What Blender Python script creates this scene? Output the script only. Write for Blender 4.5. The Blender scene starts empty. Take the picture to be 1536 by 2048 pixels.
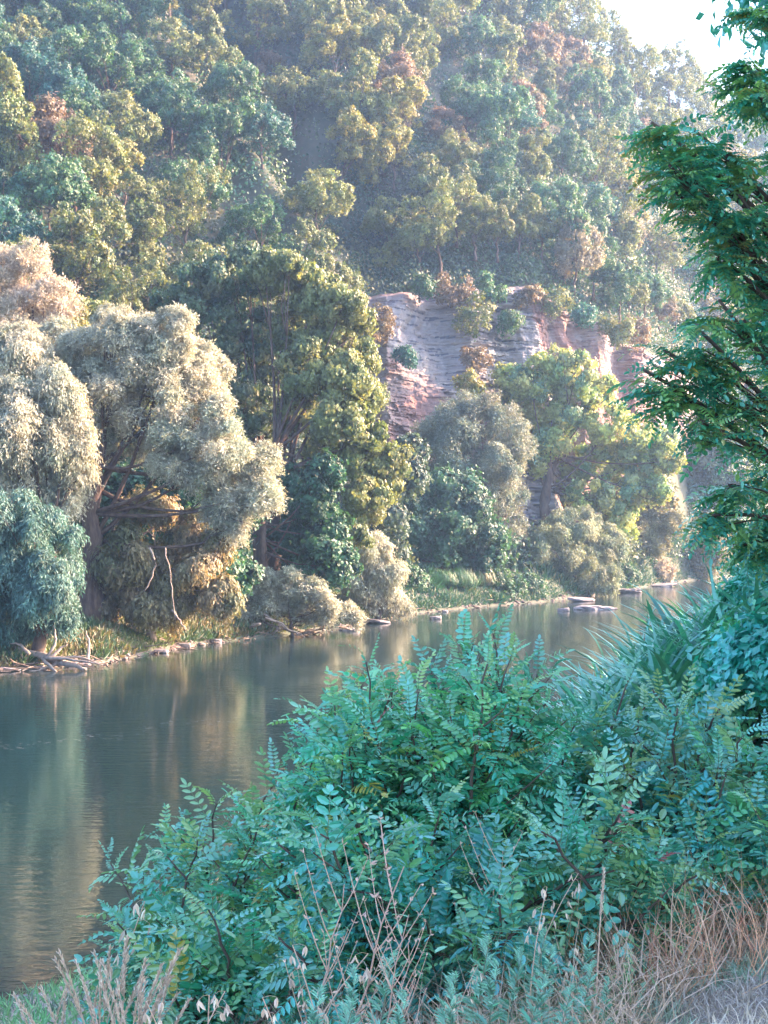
import bpy, math, numpy as np
from mathutils import Vector
R = math.radians
scene = bpy.context.scene
COL = scene.collection

# ------------------------------------------------------------------ camera, sky, sun, exposure
FPX = 2890.0; HORY = 1050.0; CAMZ = 5.0
cam_d = bpy.data.cameras.new("camera")
cam = bpy.data.objects.new("camera", cam_d); COL.objects.link(cam); scene.camera = cam
cam.location = (0, 0, CAMZ); cam.rotation_euler = (R(90), 0, 0)
cam_d.sensor_fit = 'VERTICAL'; cam_d.sensor_height = 24; cam_d.lens = 24 * FPX / 2048
cam_d.shift_y = (HORY - 1024) / 2048
cam_d.clip_start = 0.05; cam_d.clip_end = 5000

SUN_AZ, SUN_EL = 72.0, 24.0
world = bpy.data.worlds.new("World"); scene.world = world; world.use_nodes = True
wn, wl = world.node_tree.nodes, world.node_tree.links
sky = wn.new('ShaderNodeTexSky'); sky.sky_type = 'NISHITA'; sky.sun_disc = False
sky.dust_density = 5.0; sky.ozone_density = 2.3; sky.sun_elevation = R(SUN_EL); sky.sun_rotation = R(SUN_AZ)
wl.new(sky.outputs[0], wn['Background'].inputs['Color']); wn['Background'].inputs['Strength'].default_value = 0.15
sun_d = bpy.data.lights.new("sun", 'SUN'); sun_d.energy = 5.0; sun_d.angle = R(0.6); sun_d.color = (1.0, 0.60, 0.36)
sun = bpy.data.objects.new("sun", sun_d); COL.objects.link(sun)
sdir = Vector((math.sin(R(SUN_AZ)) * math.cos(R(SUN_EL)), math.cos(R(SUN_AZ)) * math.cos(R(SUN_EL)), math.sin(R(SUN_EL))))
sun.rotation_euler = sdir.to_track_quat('Z', 'Y').to_euler(); sun.location = (40, 0, 60)
vs = scene.view_settings
vs.view_transform = 'Standard'; vs.look = 'None'; vs.gamma = 1.0; vs.use_curve_mapping = False
vs.exposure = 2.74
try:
    scene.cycles.max_bounces = 6; scene.cycles.diffuse_bounces = 3; scene.cycles.glossy_bounces = 2
    scene.cycles.transmission_bounces = 4; scene.cycles.volume_bounces = 1; scene.cycles.transparent_max_bounces = 4
except Exception:
    pass
HAZE_DENSITY = 0.0006
HAZE_COLOR = (0.38, 0.60, 1.0)

# ------------------------------------------------------------------ helpers
def at(px, py, Y):
    """world point seen at photograph pixel (px, py) at distance Y"""
    return np.array([(px - 768) / FPX * Y, Y, CAMZ + (HORY - py) / FPX * Y])

def unit(a):
    a = np.asarray(a, float); return a / np.maximum(np.linalg.norm(a, axis=-1, keepdims=True), 1e-9)

def hash3(ix, iy, iz, s):
    h = (ix * 374761393 + iy * 668265263 + iz * 2147483647 + s * 1274126177) & 0xFFFFFFFF
    h = ((h ^ (h >> 13)) * 1274126177) & 0xFFFFFFFF
    h = ((h ^ (h >> 16)) * 2246822519) & 0xFFFFFFFF
    return ((h ^ (h >> 15)) & 0xFFFFFF) / 16777215.0

def vnoise(p, s=0):
    p = np.asarray(p, float); i = np.floor(p).astype(np.int64); f = p - i; f = f * f * (3 - 2 * f)
    r = 0
    for dx in (0, 1):
        for dy in (0, 1):
            for dz in (0, 1):
                w = (f[..., 0] if dx else 1 - f[..., 0]) * (f[..., 1] if dy else 1 - f[..., 1]) * (f[..., 2] if dz else 1 - f[..., 2])
                r = r + w * hash3(i[..., 0] + dx, i[..., 1] + dy, i[..., 2] + dz, s)
    return r * 2 - 1

def fbm(p, o=4, s=0):
    r = 0; a = 1.0; p = np.asarray(p, float)
    for k in range(o):
        r = r + a * vnoise(p, s + k); p = p * 2.03 + 7.1; a *= 0.5
    return r

class MB:
    """collects batches of vertices and faces; build() links them as ONE mesh object"""
    def __init__(s): s.V = []; s.F = []; s.C = []; s.n = 0
    def add(s, V, F, col=(1, 1, 1)):
        V = np.asarray(V, float).reshape(-1, 3); F = np.asarray(F, np.int64)
        c = np.asarray(col, float)
        if c.ndim == 1: c = np.broadcast_to(c, (len(V), 3))
        s.V.append(V); s.F.append(F + s.n); s.C.append(c.reshape(-1, 3)); s.n += len(V)
    def scatter(s, T, F, P, fwd, nrm, S, col):
        """n copies of template T (y along fwd, z along nrm)"""
        fwd = unit(fwd); x = unit(np.cross(fwd, nrm)); z = np.cross(x, fwd)
        S = np.asarray(S, float)
        if S.ndim == 1: S = np.repeat(S[:, None], 3, 1)
        Tm = T[None] * S[:, None, :]
        V = P[:, None, :] + Tm[..., 0:1] * x[:, None] + Tm[..., 1:2] * fwd[:, None] + Tm[..., 2:3] * z[:, None]
        n, m = len(P), len(T)
        Fs = [(np.asarray(f)[None] + (np.arange(n) * m)[:, None, None]).reshape(-1, np.asarray(f).shape[1]) for f in (F if isinstance(F, list) else [F])]
        c = np.repeat(np.broadcast_to(col, (n, 3)), m, 0)
        s.add(V.reshape(-1, 3), Fs[0], c)
        for f in Fs[1:]: s.F.append(f + s.n - n * m)
    def tube(s, pts, rad, k=7, col=(1, 1, 1), cap=True):
        pts = np.asarray(pts, float); rad = np.broadcast_to(np.asarray(rad, float), (len(pts),))
        t = np.gradient(pts, axis=0); t = unit(t)
        up = np.array([0.0, 0, 1]) if abs(t[0, 2]) < .9 else np.array([1.0, 0, 0])
        a = unit(np.cross(t, up)); b = np.cross(t, a)
        an = np.linspace(0, 2 * np.pi, k, endpoint=False)
        ring = pts[:, None] + rad[:, None, None] * (np.cos(an)[None, :, None] * a[:, None] + np.sin(an)[None, :, None] * b[:, None])
        n = len(pts); i = np.arange(n - 1)[:, None] * k; j = np.arange(k)[None]; j2 = (j + 1) % k
        F = np.stack([i + j, i + j2, i + k + j2, i + k + j], -1).reshape(-1, 4)
        s.add(ring, F, col)
        if cap: s.F.append(np.array([list(range(s.n - k, s.n))])); s.F.append(np.array([list(range(s.n - k * n, s.n - k * n + k))[::-1]]))
    def build(s, name, mat, parent=None, smooth=False):
        me = bpy.data.meshes.new(name)
        V = np.concatenate(s.V); C = np.concatenate(s.C)
        idx = np.concatenate([f.reshape(-1) for f in s.F]); cnt = np.concatenate([np.full(len(f), f.shape[1]) for f in s.F])
        me.vertices.add(len(V)); me.vertices.foreach_set('co', V.reshape(-1).astype(np.float32))
        me.loops.add(len(idx)); me.loops.foreach_set('vertex_index', idx.astype(np.int32))
        me.polygons.add(len(cnt)); st = np.concatenate([[0], np.cumsum(cnt)[:-1]])
        me.polygons.foreach_set('loop_start', st.astype(np.int32)); me.polygons.foreach_set('loop_total', cnt.astype(np.int32))
        me.polygons.foreach_set('use_smooth', np.full(len(cnt), smooth))
        a = me.attributes.new('col', 'FLOAT_COLOR', 'POINT')
        a.data.foreach_set('color', np.concatenate([C, np.ones((len(C), 1))], 1).reshape(-1).astype(np.float32))
        me.update(calc_edges=True)
        me.materials.append(mat)
        o = bpy.data.objects.new(name, me); COL.objects.link(o)
        if parent is not None: o.parent = parent
        return o

def local(root, pts):  # world -> local of an unrotated root
    return np.asarray(pts, float) - np.array(root.location)

def tag(o, label=None, cat=None, group=None, kind=None):
    if label: o['label'] = label
    if cat: o['category'] = cat
    if group: o['group'] = group
    if kind: o['kind'] = kind
    return o

def empty(name, loc):
    o = bpy.data.objects.new(name, None); o.empty_display_size = .3; COL.objects.link(o); o.location = [float(v) for v in loc]; return o

def copy_tree(o, kids, parent=None):
    c = o.copy(); COL.objects.link(c)
    if parent is not None: c.parent = parent
    for ch, sub in kids: copy_tree(ch, sub, c)
    return c

def kids_of(o): return [(c, kids_of(c)) for c in o.children]

def curve_pts(ps, n=10, rng=None, j=0.):
    ps = np.asarray(ps, float); t = np.linspace(0, len(ps) - 1, n)
    c = np.stack([np.interp(t, np.arange(len(ps)), ps[:, k]) for k in range(3)], -1)
    c[1:-1] = (c[:-2] + 2 * c[1:-1] + c[2:]) / 4
    if rng is not None: c += rng.normal(size=c.shape) * j
    return c

# ------------------------------------------------------------------ materials
def newmat(name):
    m = bpy.data.materials.new(name); m.use_nodes = True; nt = m.node_tree; nt.nodes.clear()
    out = nt.nodes.new('ShaderNodeOutputMaterial'); return m, nt, out

def N(nt, t, **kw):
    n = nt.nodes.new(t)
    for k, v in kw.items():
        if k.startswith('i_'): n.inputs[k[2:].replace('_', ' ')].default_value = v
        else: setattr(n, k, v)
    return n

def leaf_mat(name, trans=0.35, gloss=0.08, rough=0.45, tcol=(1.25, 1.1, .55), vary=.12, sheen=None):
    m, nt, out = newmat(name); L = nt.links
    at_ = N(nt, 'ShaderNodeAttribute', attribute_name='col')
    oi = N(nt, 'ShaderNodeObjectInfo')
    hs = N(nt, 'ShaderNodeHueSaturation'); L.new(at_.outputs['Color'], hs.inputs['Color'])
    mr = N(nt, 'ShaderNodeMapRange'); L.new(oi.outputs['Random'], mr.inputs['Value']); mr.inputs['To Min'].default_value = 1 - vary; mr.inputs['To Max'].default_value = 1 + vary
    L.new(mr.outputs[0], hs.inputs['Value'])
    d = N(nt, 'ShaderNodeBsdfDiffuse'); L.new(hs.outputs[0], d.inputs['Color'])
    t = N(nt, 'ShaderNodeBsdfTranslucent')
    mx = N(nt, 'ShaderNodeMixRGB', blend_type='MULTIPLY'); mx.inputs['Fac'].default_value = 1; mx.inputs['Color2'].default_value = (*tcol, 1)
    L.new(hs.outputs[0], mx.inputs['Color1']); L.new(mx.outputs[0], t.inputs['Color'])
    ms = N(nt, 'ShaderNodeMixShader'); ms.inputs[0].default_value = trans; L.new(d.outputs[0], ms.inputs[1]); L.new(t.outputs[0], ms.inputs[2])
    g = N(nt, 'ShaderNodeBsdfGlossy'); g.inputs['Roughness'].default_value = rough
    if sheen: g.inputs['Color'].default_value = (*sheen, 1)
    fr = N(nt, 'ShaderNodeFresnel'); ge = N(nt, 'ShaderNodeNewGeometry'); io = N(nt, 'ShaderNodeMapRange'); io.inputs['To Min'].default_value = 1.45; io.inputs['To Max'].default_value = 1 / 1.45; L.new(ge.outputs['Backfacing'], io.inputs['Value']); L.new(io.outputs[0], fr.inputs['IOR'])
    ml = N(nt, 'ShaderNodeMath', operation='MULTIPLY_ADD'); L.new(fr.outputs[0], ml.inputs[0]); ml.inputs[1].default_value = .7; ml.inputs[2].default_value = gloss - .03
    m2 = N(nt, 'ShaderNodeMixShader'); L.new(ml.outputs[0], m2.inputs[0]); L.new(ms.outputs[0], m2.inputs[1]); L.new(g.outputs[0], m2.inputs[2])
    L.new(m2.outputs[0], out.inputs['Surface'])
    return m

def noise_mat(name, c1, c2, scale=3, rough=.9, c3=None, bump=.3, bdist=.05, detail=6, stretch=(1, 1, 1), coordobj=False, spec=.2):
    m, nt, out = newmat(name); L = nt.links
    tc = N(nt, 'ShaderNodeTexCoord'); mp = N(nt, 'ShaderNodeMapping'); L.new(tc.outputs['Object'], mp.inputs[0]); mp.inputs['Scale'].default_value = stretch
    nz = N(nt, 'ShaderNodeTexNoise'); nz.inputs['Scale'].default_value = scale; nz.inputs['Detail'].default_value = detail; nz.inputs['Roughness'].default_value = .65
    L.new(mp.outputs[0], nz.inputs['Vector'])
    cr = N(nt, 'ShaderNodeValToRGB'); cr.color_ramp.elements[0].position = .35; cr.color_ramp.elements[1].position = .65
    cr.color_ramp.elements[0].color = (*c1, 1); cr.color_ramp.elements[1].color = (*c2, 1)
    if c3: e = cr.color_ramp.elements.new(.8); e.color = (*c3, 1)
    L.new(nz.outputs['Fac'], cr.inputs[0])
    at_ = N(nt, 'ShaderNodeAttribute', attribute_name='col')
    mx = N(nt, 'ShaderNodeMixRGB', blend_type='MULTIPLY'); mx.inputs['Fac'].default_value = 1
    L.new(cr.outputs[0], mx.inputs['Color1']); L.new(at_.outputs['Color'], mx.inputs['Color2'])
    p = N(nt, 'ShaderNodeBsdfPrincipled'); p.inputs['Roughness'].default_value = rough; p.inputs['Specular IOR Level'].default_value = spec
    L.new(mx.outputs[0], p.inputs['Base Color'])
    b = N(nt, 'ShaderNodeBump'); b.inputs['Strength'].default_value = bump; b.inputs['Distance'].default_value = bdist
    L.new(nz.outputs['Fac'], b.inputs['Height']); L.new(b.outputs[0], p.inputs['Normal'])
    L.new(p.outputs[0], out.inputs['Surface'])
    return m

M_leaf = leaf_mat('foliage', .36, .035, .6)
M_silver = leaf_mat('willow_foliage', .30, .035, .6, tcol=(1.15, 1.0, .7), vary=.04)
M_locust = leaf_mat('locust_foliage', .32, .13, .38, tcol=(1.1, 1.25, .6), vary=.04, sheen=(.6, .95, 1))
M_grass = leaf_mat('grass_blades', .3, .05, .5, tcol=(1.1, 1.05, .7), vary=.03)
M_bark = noise_mat('bark', (.07, .05, .05), (.16, .12, .10), scale=6, stretch=(1, 1, .25), bump=.6)
M_palebark = noise_mat('pale_bark', (.22, .18, .16), (.38, .31, .27), scale=6, stretch=(1, 1, .3), bump=.5)
M_soil = noise_mat('hill_soil', (.05, .075, .055), (.11, .105, .09), scale=.35, bump=.5, bdist=.4)
M_bank = noise_mat('bank_soil', (.09, .085, .05), (.20, .16, .12), scale=1.3, bump=.5, bdist=.1)
M_near = noise_mat('near_soil', (.20, .17, .15), (.36, .31, .29), scale=5, bump=.6, bdist=.03)
M_stone = noise_mat('river_stone', (.17, .15, .17), (.30, .27, .28), scale=4, bump=.6, c3=(.38, .35, .34))

# ------------------------------------------------------------------ terrain of the far side
def tab(px, xs, ys): return np.interp(px, xs, ys)
SH = ([-900, 0, 200, 400, 540, 700, 830, 960, 1080, 1200, 1380, 1500, 1700, 2400], [36, 49, 51.6, 60, 64, 70.5, 81, 87.6, 93, 103, 129, 144, 175, 270])
FT = ([-900, 0, 400, 620, 740, 900, 1050, 1260, 1440, 1700, 2400], [60, 68, 80, 92, 101, 107, 110, 117, 144, 190, 290])
CT = ([-900, 0, 400, 620, 740, 900, 1050, 1150, 1260, 1440, 1700, 2400], [82, 90, 101, 108, 112, 114.5, 117, 119, 123, 160, 210, 310])
CP = ([-900, 0, 400, 620, 740, 900, 1050, 1150, 1260, 1440, 1700, 2400], [600, 568, 568, 505, 585, 572, 568, 625, 690, 740, 780, 850])
RD = ([-900, 0, 740, 1000, 1100, 1300, 1440, 1700, 2400], [142, 150, 165, 168, 170, 185, 204, 250, 350])
RP = ([-900, 0, 400, 740, 900, 1000, 1100, 1200, 1300, 1400, 1536, 1700, 2400], [-60, -130, -130, -95, -70, 20, 85, 128, 212, 285, 320, 380, 640])

def hill(px, v):
    """point of the far side; v 0..1 bank, 1..2 flat, 2..3 cliff/slope, 3..4 upper slope, 4..5 behind the ridge"""
    px = np.asarray(px, float); v = np.asarray(v, float)
    ysh, yf, yc, yr = tab(px, *SH), tab(px, *FT), tab(px, *CT), tab(px, *RD)
    zc = CAMZ + (HORY - tab(px, *CP)) / FPX * yc; zr = CAMZ + (HORY - tab(px, *RP)) / FPX * yr
    Ys = np.stack([ysh - 4, ysh + 2.5, yf, yc, yr, yr + 90]); Zs = np.stack([np.full_like(ysh, -1.4), np.full_like(ysh, .75), np.full_like(ysh, 4.0), zc, zr, zr - 45])
    k = np.clip(np.floor(v).astype(int), 0, 4); f = v - k
    ii = np.arange(len(px)) if px.ndim == 1 else None
    Y = np.take_along_axis(Ys, k[None], 0)[0] * (1 - f) + np.take_along_axis(Ys, k[None] + 1, 0)[0] * f
    Z = np.take_along_axis(Zs, k[None], 0)[0] * (1 - f) + np.take_along_axis(Zs, k[None] + 1, 0)[0] * f
    w = np.clip((v - 3) / .3, 0, 1) * np.clip((4.3 - v) / .3, 0, 1); wl_ = np.clip((v - 2) / .5, 0, 1) * (px < 700) + w * (px >= 700)
    X = (px - 768) / FPX * Y
    py = HORY - (Z - CAMZ) * FPX / Y
    pe = np.interp(py, [-200, 100, 300, 470, 590, 700], [150, 330, 480, 625, 745, 800])
    d = px - pe
    fade = np.clip((py + 50) / 150, 0, 1) * np.clip((640 - py) / 60, 0, 1)
    Z = Z + fade * wl_ * (3.6 * np.exp(-((d + 45) / 60) ** 2) - 8.5 * np.exp(-((d - 100) / 85) ** 2)) + w * 3.0 * np.exp(-((d - 270) / 90) ** 2)
    nf = np.where((px > 700) & (px < 1420), np.clip((v - 3) / .4, 0, 1), 1.)
    Z = Z + nf * wl_ * 2.6 * fbm(np.stack([X / 16, Y / 16, 0 * X], -1), 3, 5) * np.clip((v - 2) / .8, 0, 1)
    Z = Z + .25 * fbm(np.stack([X / 2.5, Y / 2.5, 0 * X], -1), 2, 9) * np.clip(v - .5, 0, 1) * (v < 3)
    return X, Y, Z, d

pxs = np.concatenate([np.linspace(-900, -60, 30, endpoint=False), np.linspace(-60, 1600, 240), np.linspace(1620, 2400, 30)])
vv = np.concatenate([np.linspace(0, 1, 8, endpoint=False), np.linspace(1, 2, 8, endpoint=False), np.linspace(2, 3, 20, endpoint=False), np.linspace(3, 4, 70, endpoint=False), np.linspace(4, 5, 14)])
PX, VV = np.meshgrid(pxs, vv, indexing='ij')
X, Y, Z, _ = hill(PX.reshape(-1), VV.reshape(-1))
def grid_faces(n, m):
    i = np.arange(n - 1)[:, None] * m; j = np.arange(m - 1)[None]
    return np.stack([i + j, i + m + j, i + m + j + 1, i + j + 1], -1).reshape(-1, 4)
mb = MB(); mb.add(np.stack([X, Y, Z], -1), grid_faces(len(pxs), len(vv)))
tag(mb.build('hill', M_soil, smooth=True), kind='structure')
HV = np.stack([X, Y, Z], -1).reshape(len(pxs), len(vv), 3)

def hill_z(x, y):
    """height of the far side under world (x, y)"""
    px = 768 + x / y * FPX
    g = np.linspace(0, 4.8, 480)
    Xg, Yg, Zg, _ = hill(np.full(480, px), g)
    return float(np.interp(y, Yg, Zg))

# rock cliff: its own displaced sheet, standing a little proud of the hill
def build_cliff():
    nu, nv = 640, 330
    px = np.linspace(728, 1400, nu); t = np.linspace(0, 1, nv)
    P_, T_ = np.meshgrid(px, t, indexing='ij'); p = P_.reshape(-1); tm = np.clip((p - 1150) / 150, 0, 1) * .5; tt = tm + (1 - tm) * T_.reshape(-1)
    yf, yc = tab(p, *FT), tab(p, *CT); zc = CAMZ + (HORY - tab(p, *CP)) / FPX * yc + .3
    Yb = yf * (1 - tt) + yc * tt; Z_ = 2.5 * (1 - tt) + zc * tt
    X_ = (p - 768) / FPX * Yb
    s = X_ * .8 + Yb * .25                      # coordinate along the face
    q = np.stack([s, Z_, 0 * s], -1)
    # buttresses and gullies running down the face, wandering
    wob = 1.1 * fbm(np.stack([s / 7, Z_ / 6, 0 * s], -1), 3, 31)
    r1 = 1 - np.abs(vnoise(np.stack([(s + wob) / 3.1, Z_ / 26, 0 * s], -1), 41)) * 2
    r2 = fbm(np.stack([(s + wob) / 1.3, Z_ / 6, 0 * s], -1), 3, 43)
    big = 1.15 * r1 + .5 * r2
    # strata: ledges that step out and back with height, broken along the face
    dip = Z_ + .05 * s + .25 * vnoise(np.stack([s / 5, Z_ / 4, 0 * s], -1), 47)
    lay = np.floor(dip / .34); fr = dip / .34 - lay
    hl = hash3(lay.astype(np.int64), np.floor(s / 1.9 + hash3(lay.astype(np.int64), 0 * lay.astype(np.int64), 0 * lay.astype(np.int64), 3) * 5).astype(np.int64), 0 * lay.astype(np.int64), 51)
    lay2 = np.floor(dip / .11); hl2 = hash3(lay2.astype(np.int64), np.floor(s / .8 + lay2 * .37).astype(np.int64), 0 * lay2.astype(np.int64), 53)
    strata = .60 * (hl - .5) + .28 * (hl2 - .5) + .10 * fr
    rock = np.clip(.45 + 2.2 * fbm(np.stack([s / 5, Z_ / 9, 0 * s + 3], -1), 3, 61) + .25 * (r1 < .3), 0, 1)
    disp = big + strata * (0.25 + .75 * rock) + .08 * fbm(q * 3, 2, 71)
    edge = np.minimum(np.clip((p - 728) / 40, 0, 1), np.clip((1400 - p) / 60, 0, 1)) * np.clip((1 - tt) / .05, .15, 1)
    disp = disp * edge
    nx, ny = .35, -.94
    X_ = X_ + nx * disp; Yb = Yb + ny * (disp + 1.5 * edge) + 3.0 * np.clip((tt - .94) / .06, 0, 1) ** 2; Z_ = Z_ + .05 * disp
    grey = np.array([.34, .31, .34]); pale = np.array([.50, .48, .47]); dark = np.array([.15, .15, .20]); red = np.array([.36, .20, .18]); tan = np.array([.33, .25, .25])
    c = grey[None] * (1 - hl2[:, None] * .5) + pale[None] * hl2[:, None] * .5
    c = np.where((hl2 > .86)[:, None] & (rock > .45)[:, None], pale[None], c); c = np.where((hl2 < .1)[:, None], dark[None], c)
    earth = np.clip((fbm(np.stack([(s + wob) / 3.3, Z_ / 11, 0 * s + 9], -1), 4, 81) + .12) * 3.0, 0, 1) * (1 - .3 * rock)
    earth = np.maximum(earth, np.clip((tt - .9) * 9, 0, .75))
    c = c * (1 - earth[:, None]) + (red + (tan - red) * np.clip(.5 + vnoise(q / 2.2, 91), 0, 1)[:, None]) * earth[:, None]
    mb = MB(); mb.add(np.stack([X_, Yb, Z_], -1), grid_faces(nu, nv), np.clip(c * 1.5, 0, 1))
    m = noise_mat('cliff_rock', (.40, .40, .41), (.50, .50, .50), scale=1.6, bump=.4, bdist=.1, stretch=(1, 1, 3))
    return tag(mb.build('cliff', m), kind='structure')
build_cliff()

# ------------------------------------------------------------------ near bank, river, base ground
SXY = ([-40, 0, 11, 15, 17, 20, 45, 110, 200], [-20, -12, -7, -4, -2.2, 0, 9.5, 33, 62])
PRO = ([-12, -1, 0, 1, 3.2, 5, 7, 9, 11, 14, 60], [-2.2, -.25, .02, .3, .75, 1.25, 2.05, 2.85, 3.38, 3.45, 4.6])
def near_z(x, y):
    x = np.asarray(x, float); y = np.asarray(y, float)
    u = x - np.interp(y, *SXY)
    return np.interp(u, *PRO) + .07 * fbm(np.stack([x / 1.3, y / 1.3, 0 * x], -1), 3, 15) * np.clip(u, 0, 1)
gx = np.concatenate([np.linspace(-45, -8, 30, endpoint=False), np.linspace(-8, 10, 150, endpoint=False), np.linspace(10, 120, 60)])
gy = np.concatenate([np.linspace(-40, 2, 20, endpoint=False), np.linspace(2, 22, 170, endpoint=False), np.linspace(22, 200, 60)])
GX, GY = np.meshgrid(gx, gy, indexing='ij')
GZ = near_z(GX, GY)
mb = MB(); mb.add(np.stack([GX, GY, GZ], -1).reshape(-1, 3), grid_faces(len(gx), len(gy)))
tag(mb.build('riverbank', M_near, smooth=True), kind='structure')
mb = MB(); mb.add([(-400, -300, -3), (400, -300, -3), (400, 600, -3), (-400, 600, -3)], [[0, 1, 2, 3]])
tag(mb.build('ground', M_soil), kind='structure')

def water_mat():
    m, nt, out = newmat('river_water'); L = nt.links
    g = N(nt, 'ShaderNodeNewGeometry')
    def nz(sc, st, det):
        mp = N(nt, 'ShaderNodeMapping'); mp.inputs['Scale'].default_value = st; mp.inputs['Rotation'].default_value = (0, 0, R(-20)); L.new(g.outputs['Position'], mp.inputs[0])
        n = N(nt, 'ShaderNodeTexNoise'); n.inputs['Scale'].default_value = sc; n.inputs['Detail'].default_value = det; L.new(mp.outputs[0], n.inputs['Vector']); return n
    n1 = nz(2.6, (.45, 1.3, 1), 3); n2 = nz(.16, (.4, 1.4, 1), 2); n3 = nz(9, (.6, 1.2, 1), 2)
    b1 = N(nt, 'ShaderNodeBump'); b1.inputs['Distance'].default_value = .05; L.new(n1.outputs['Fac'], b1.inputs['Height'])
    mr = N(nt, 'ShaderNodeMapRange'); L.new(n2.outputs['Fac'], mr.inputs['Value']); mr.inputs['From Min'].default_value = .42; mr.inputs['From Max'].default_value = .65
    mr.inputs['To Min'].default_value = .05; mr.inputs['To Max'].default_value = .34; L.new(mr.outputs[0], b1.inputs['Strength'])
    b2 = N(nt, 'ShaderNodeBump'); b2.inputs['Distance'].default_value = .01; b2.inputs['Strength'].default_value = .3
    L.new(n3.outputs['Fac'], b2.inputs['Height']); L.new(b1.outputs[0], b2.inputs['Normal'])
    p = N(nt, 'ShaderNodeBsdfPrincipled'); p.inputs['Base Color'].default_value = (.009, .024, .027, 1); p.inputs['Roughness'].default_value = .03
    p.inputs['IOR'].default_value = 1.62; L.new(b2.outputs[0], p.inputs['Normal']); L.new(p.outputs[0], out.inputs['Surface'])
    return m
mb = MB(); mb.add([(-400, -300, 0), (400, -300, 0), (400, 400, 0), (-400, 400, 0)], [[0, 1, 2, 3]])
tag(mb.build('water', water_mat()), kind='structure')

# ------------------------------------------------------------------ leaf templates
RH = np.array([(0, 0, 0), (.5, .45, .06), (0, 1, 0), (-.5, .45, .06)]); RHF = np.array([[0, 1, 2, 3]])
def shades(rng, n, pal, clump=None, v=.16, cv=.14):
    """leaf colours: each clump takes one of the palette's colours, each leaf varies a little round it"""
    pal = np.asarray(pal, float)
    if clump is None: clump = rng.integers(0, 60, n)
    k = int(clump.max()) + 1
    w = rng.random(k) * (len(pal) - 1); i = np.minimum(w.astype(int), len(pal) - 2) if len(pal) > 1 else np.zeros(k, int)
    base = pal[i] * (1 - (w - i))[:, None] + pal[np.minimum(i + 1, len(pal) - 1)] * (w - i)[:, None]
    base = base * (1 + cv * rng.normal(size=(k, 1)))
    return np.clip(base[clump] * (1 + v * rng.normal(size=(n, 1))), .005, 1)

def crown(mb, lobes, rng, n, per, leaf, wid, pal, spray=.5, droop=.3, up=.2, sub=14, subr=.42, shell=.72, align=.6, gaps=0., low=-.9, tang=.85):
    """foliage: lobes -> clumps on their shells -> sprays -> leaves. lobes: rows (x,y,z,r) or (x,y,z,rx,ry,rz)"""
    L = np.array([list(l[:3]) + ([l[3]] * 3 if len(l) == 4 else list(l[3:6])) for l in lobes], float)
    C, Rr, O = [], [], []
    for l in L:
        d = unit(rng.normal(size=(sub, 3))); d = d[d[:, 2] > low]
        c = l[:3] + d * l[3:] * shell
        ok = np.ones(len(d), bool)
        for m in L:
            if m is l: continue
            ok &= (((c - m[:3]) / m[3:]) ** 2).sum(1) > .38
        C.append(c[ok]); O.append(d[ok]); Rr.append(np.full(ok.sum(), l[3:].mean()) * subr * rng.uniform(.65, 1.25, ok.sum()))
    C, O, Rr = np.concatenate(C), np.concatenate(O), np.concatenate(Rr)
    if gaps: k = rng.random(len(C)) > gaps; C, O, Rr = C[k], O[k], Rr[k]
    ci = rng.choice(len(C), n, p=Rr ** 2 / (Rr ** 2).sum())
    d = unit(rng.normal(size=(n, 3)) * .8 + O[ci] * .55 + np.array([0, 0, .15]))
    q0 = C[ci] + d * Rr[ci, None]
    fac = rng.uniform(.5, 1.05, n) * (1 + .7 * vnoise(q0 * (2.2 / max(spray * 3, .6)), 17))
    stray = rng.random(n) < .16; fac[stray] *= rng.uniform(1.1, 1.5, stray.sum())
    P = C[ci] + d * (Rr[ci] * fac)[:, None]
    sd = unit(d * .8 + rng.normal(size=(n, 3)) * .35 + np.array([0, 0, up]))
    k = np.arange(per) / per
    sl = spray * rng.uniform(.6, 1.3, n)
    PP = P[:, None] + sd[:, None] * (k[None] * sl[:, None])[..., None] + np.array([0, 0, -1.]) * ((k ** 2)[None] * sl[:, None] * droop)[..., None] + rng.normal(size=(n, per, 3)) * spray * .10
    tdir = unit(sd[:, None] + np.array([0, 0, -2.]) * (k[None, :, None] * droop))
    dd = np.repeat(d[:, None], per, 1)
    f = tdir * align + np.array([0, 0, up - droop]) * .8 + rng.normal(size=(n, per, 3)) * .5
    f = unit(f - tang * (f * dd).sum(-1, keepdims=True) * dd)
    nm = unit(dd + rng.normal(size=(n, per, 3)) * .38 + np.array([0, 0, .15]))
    m = n * per
    S = leaf * rng.uniform(.65, 1.3, m)
    mb.scatter(RH, RHF, PP.reshape(-1, 3), f.reshape(-1, 3), nm.reshape(-1, 3), np.stack([S * wid, S, S], -1), shades(rng, m, pal, np.repeat(ci, per)))
    return C

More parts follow.
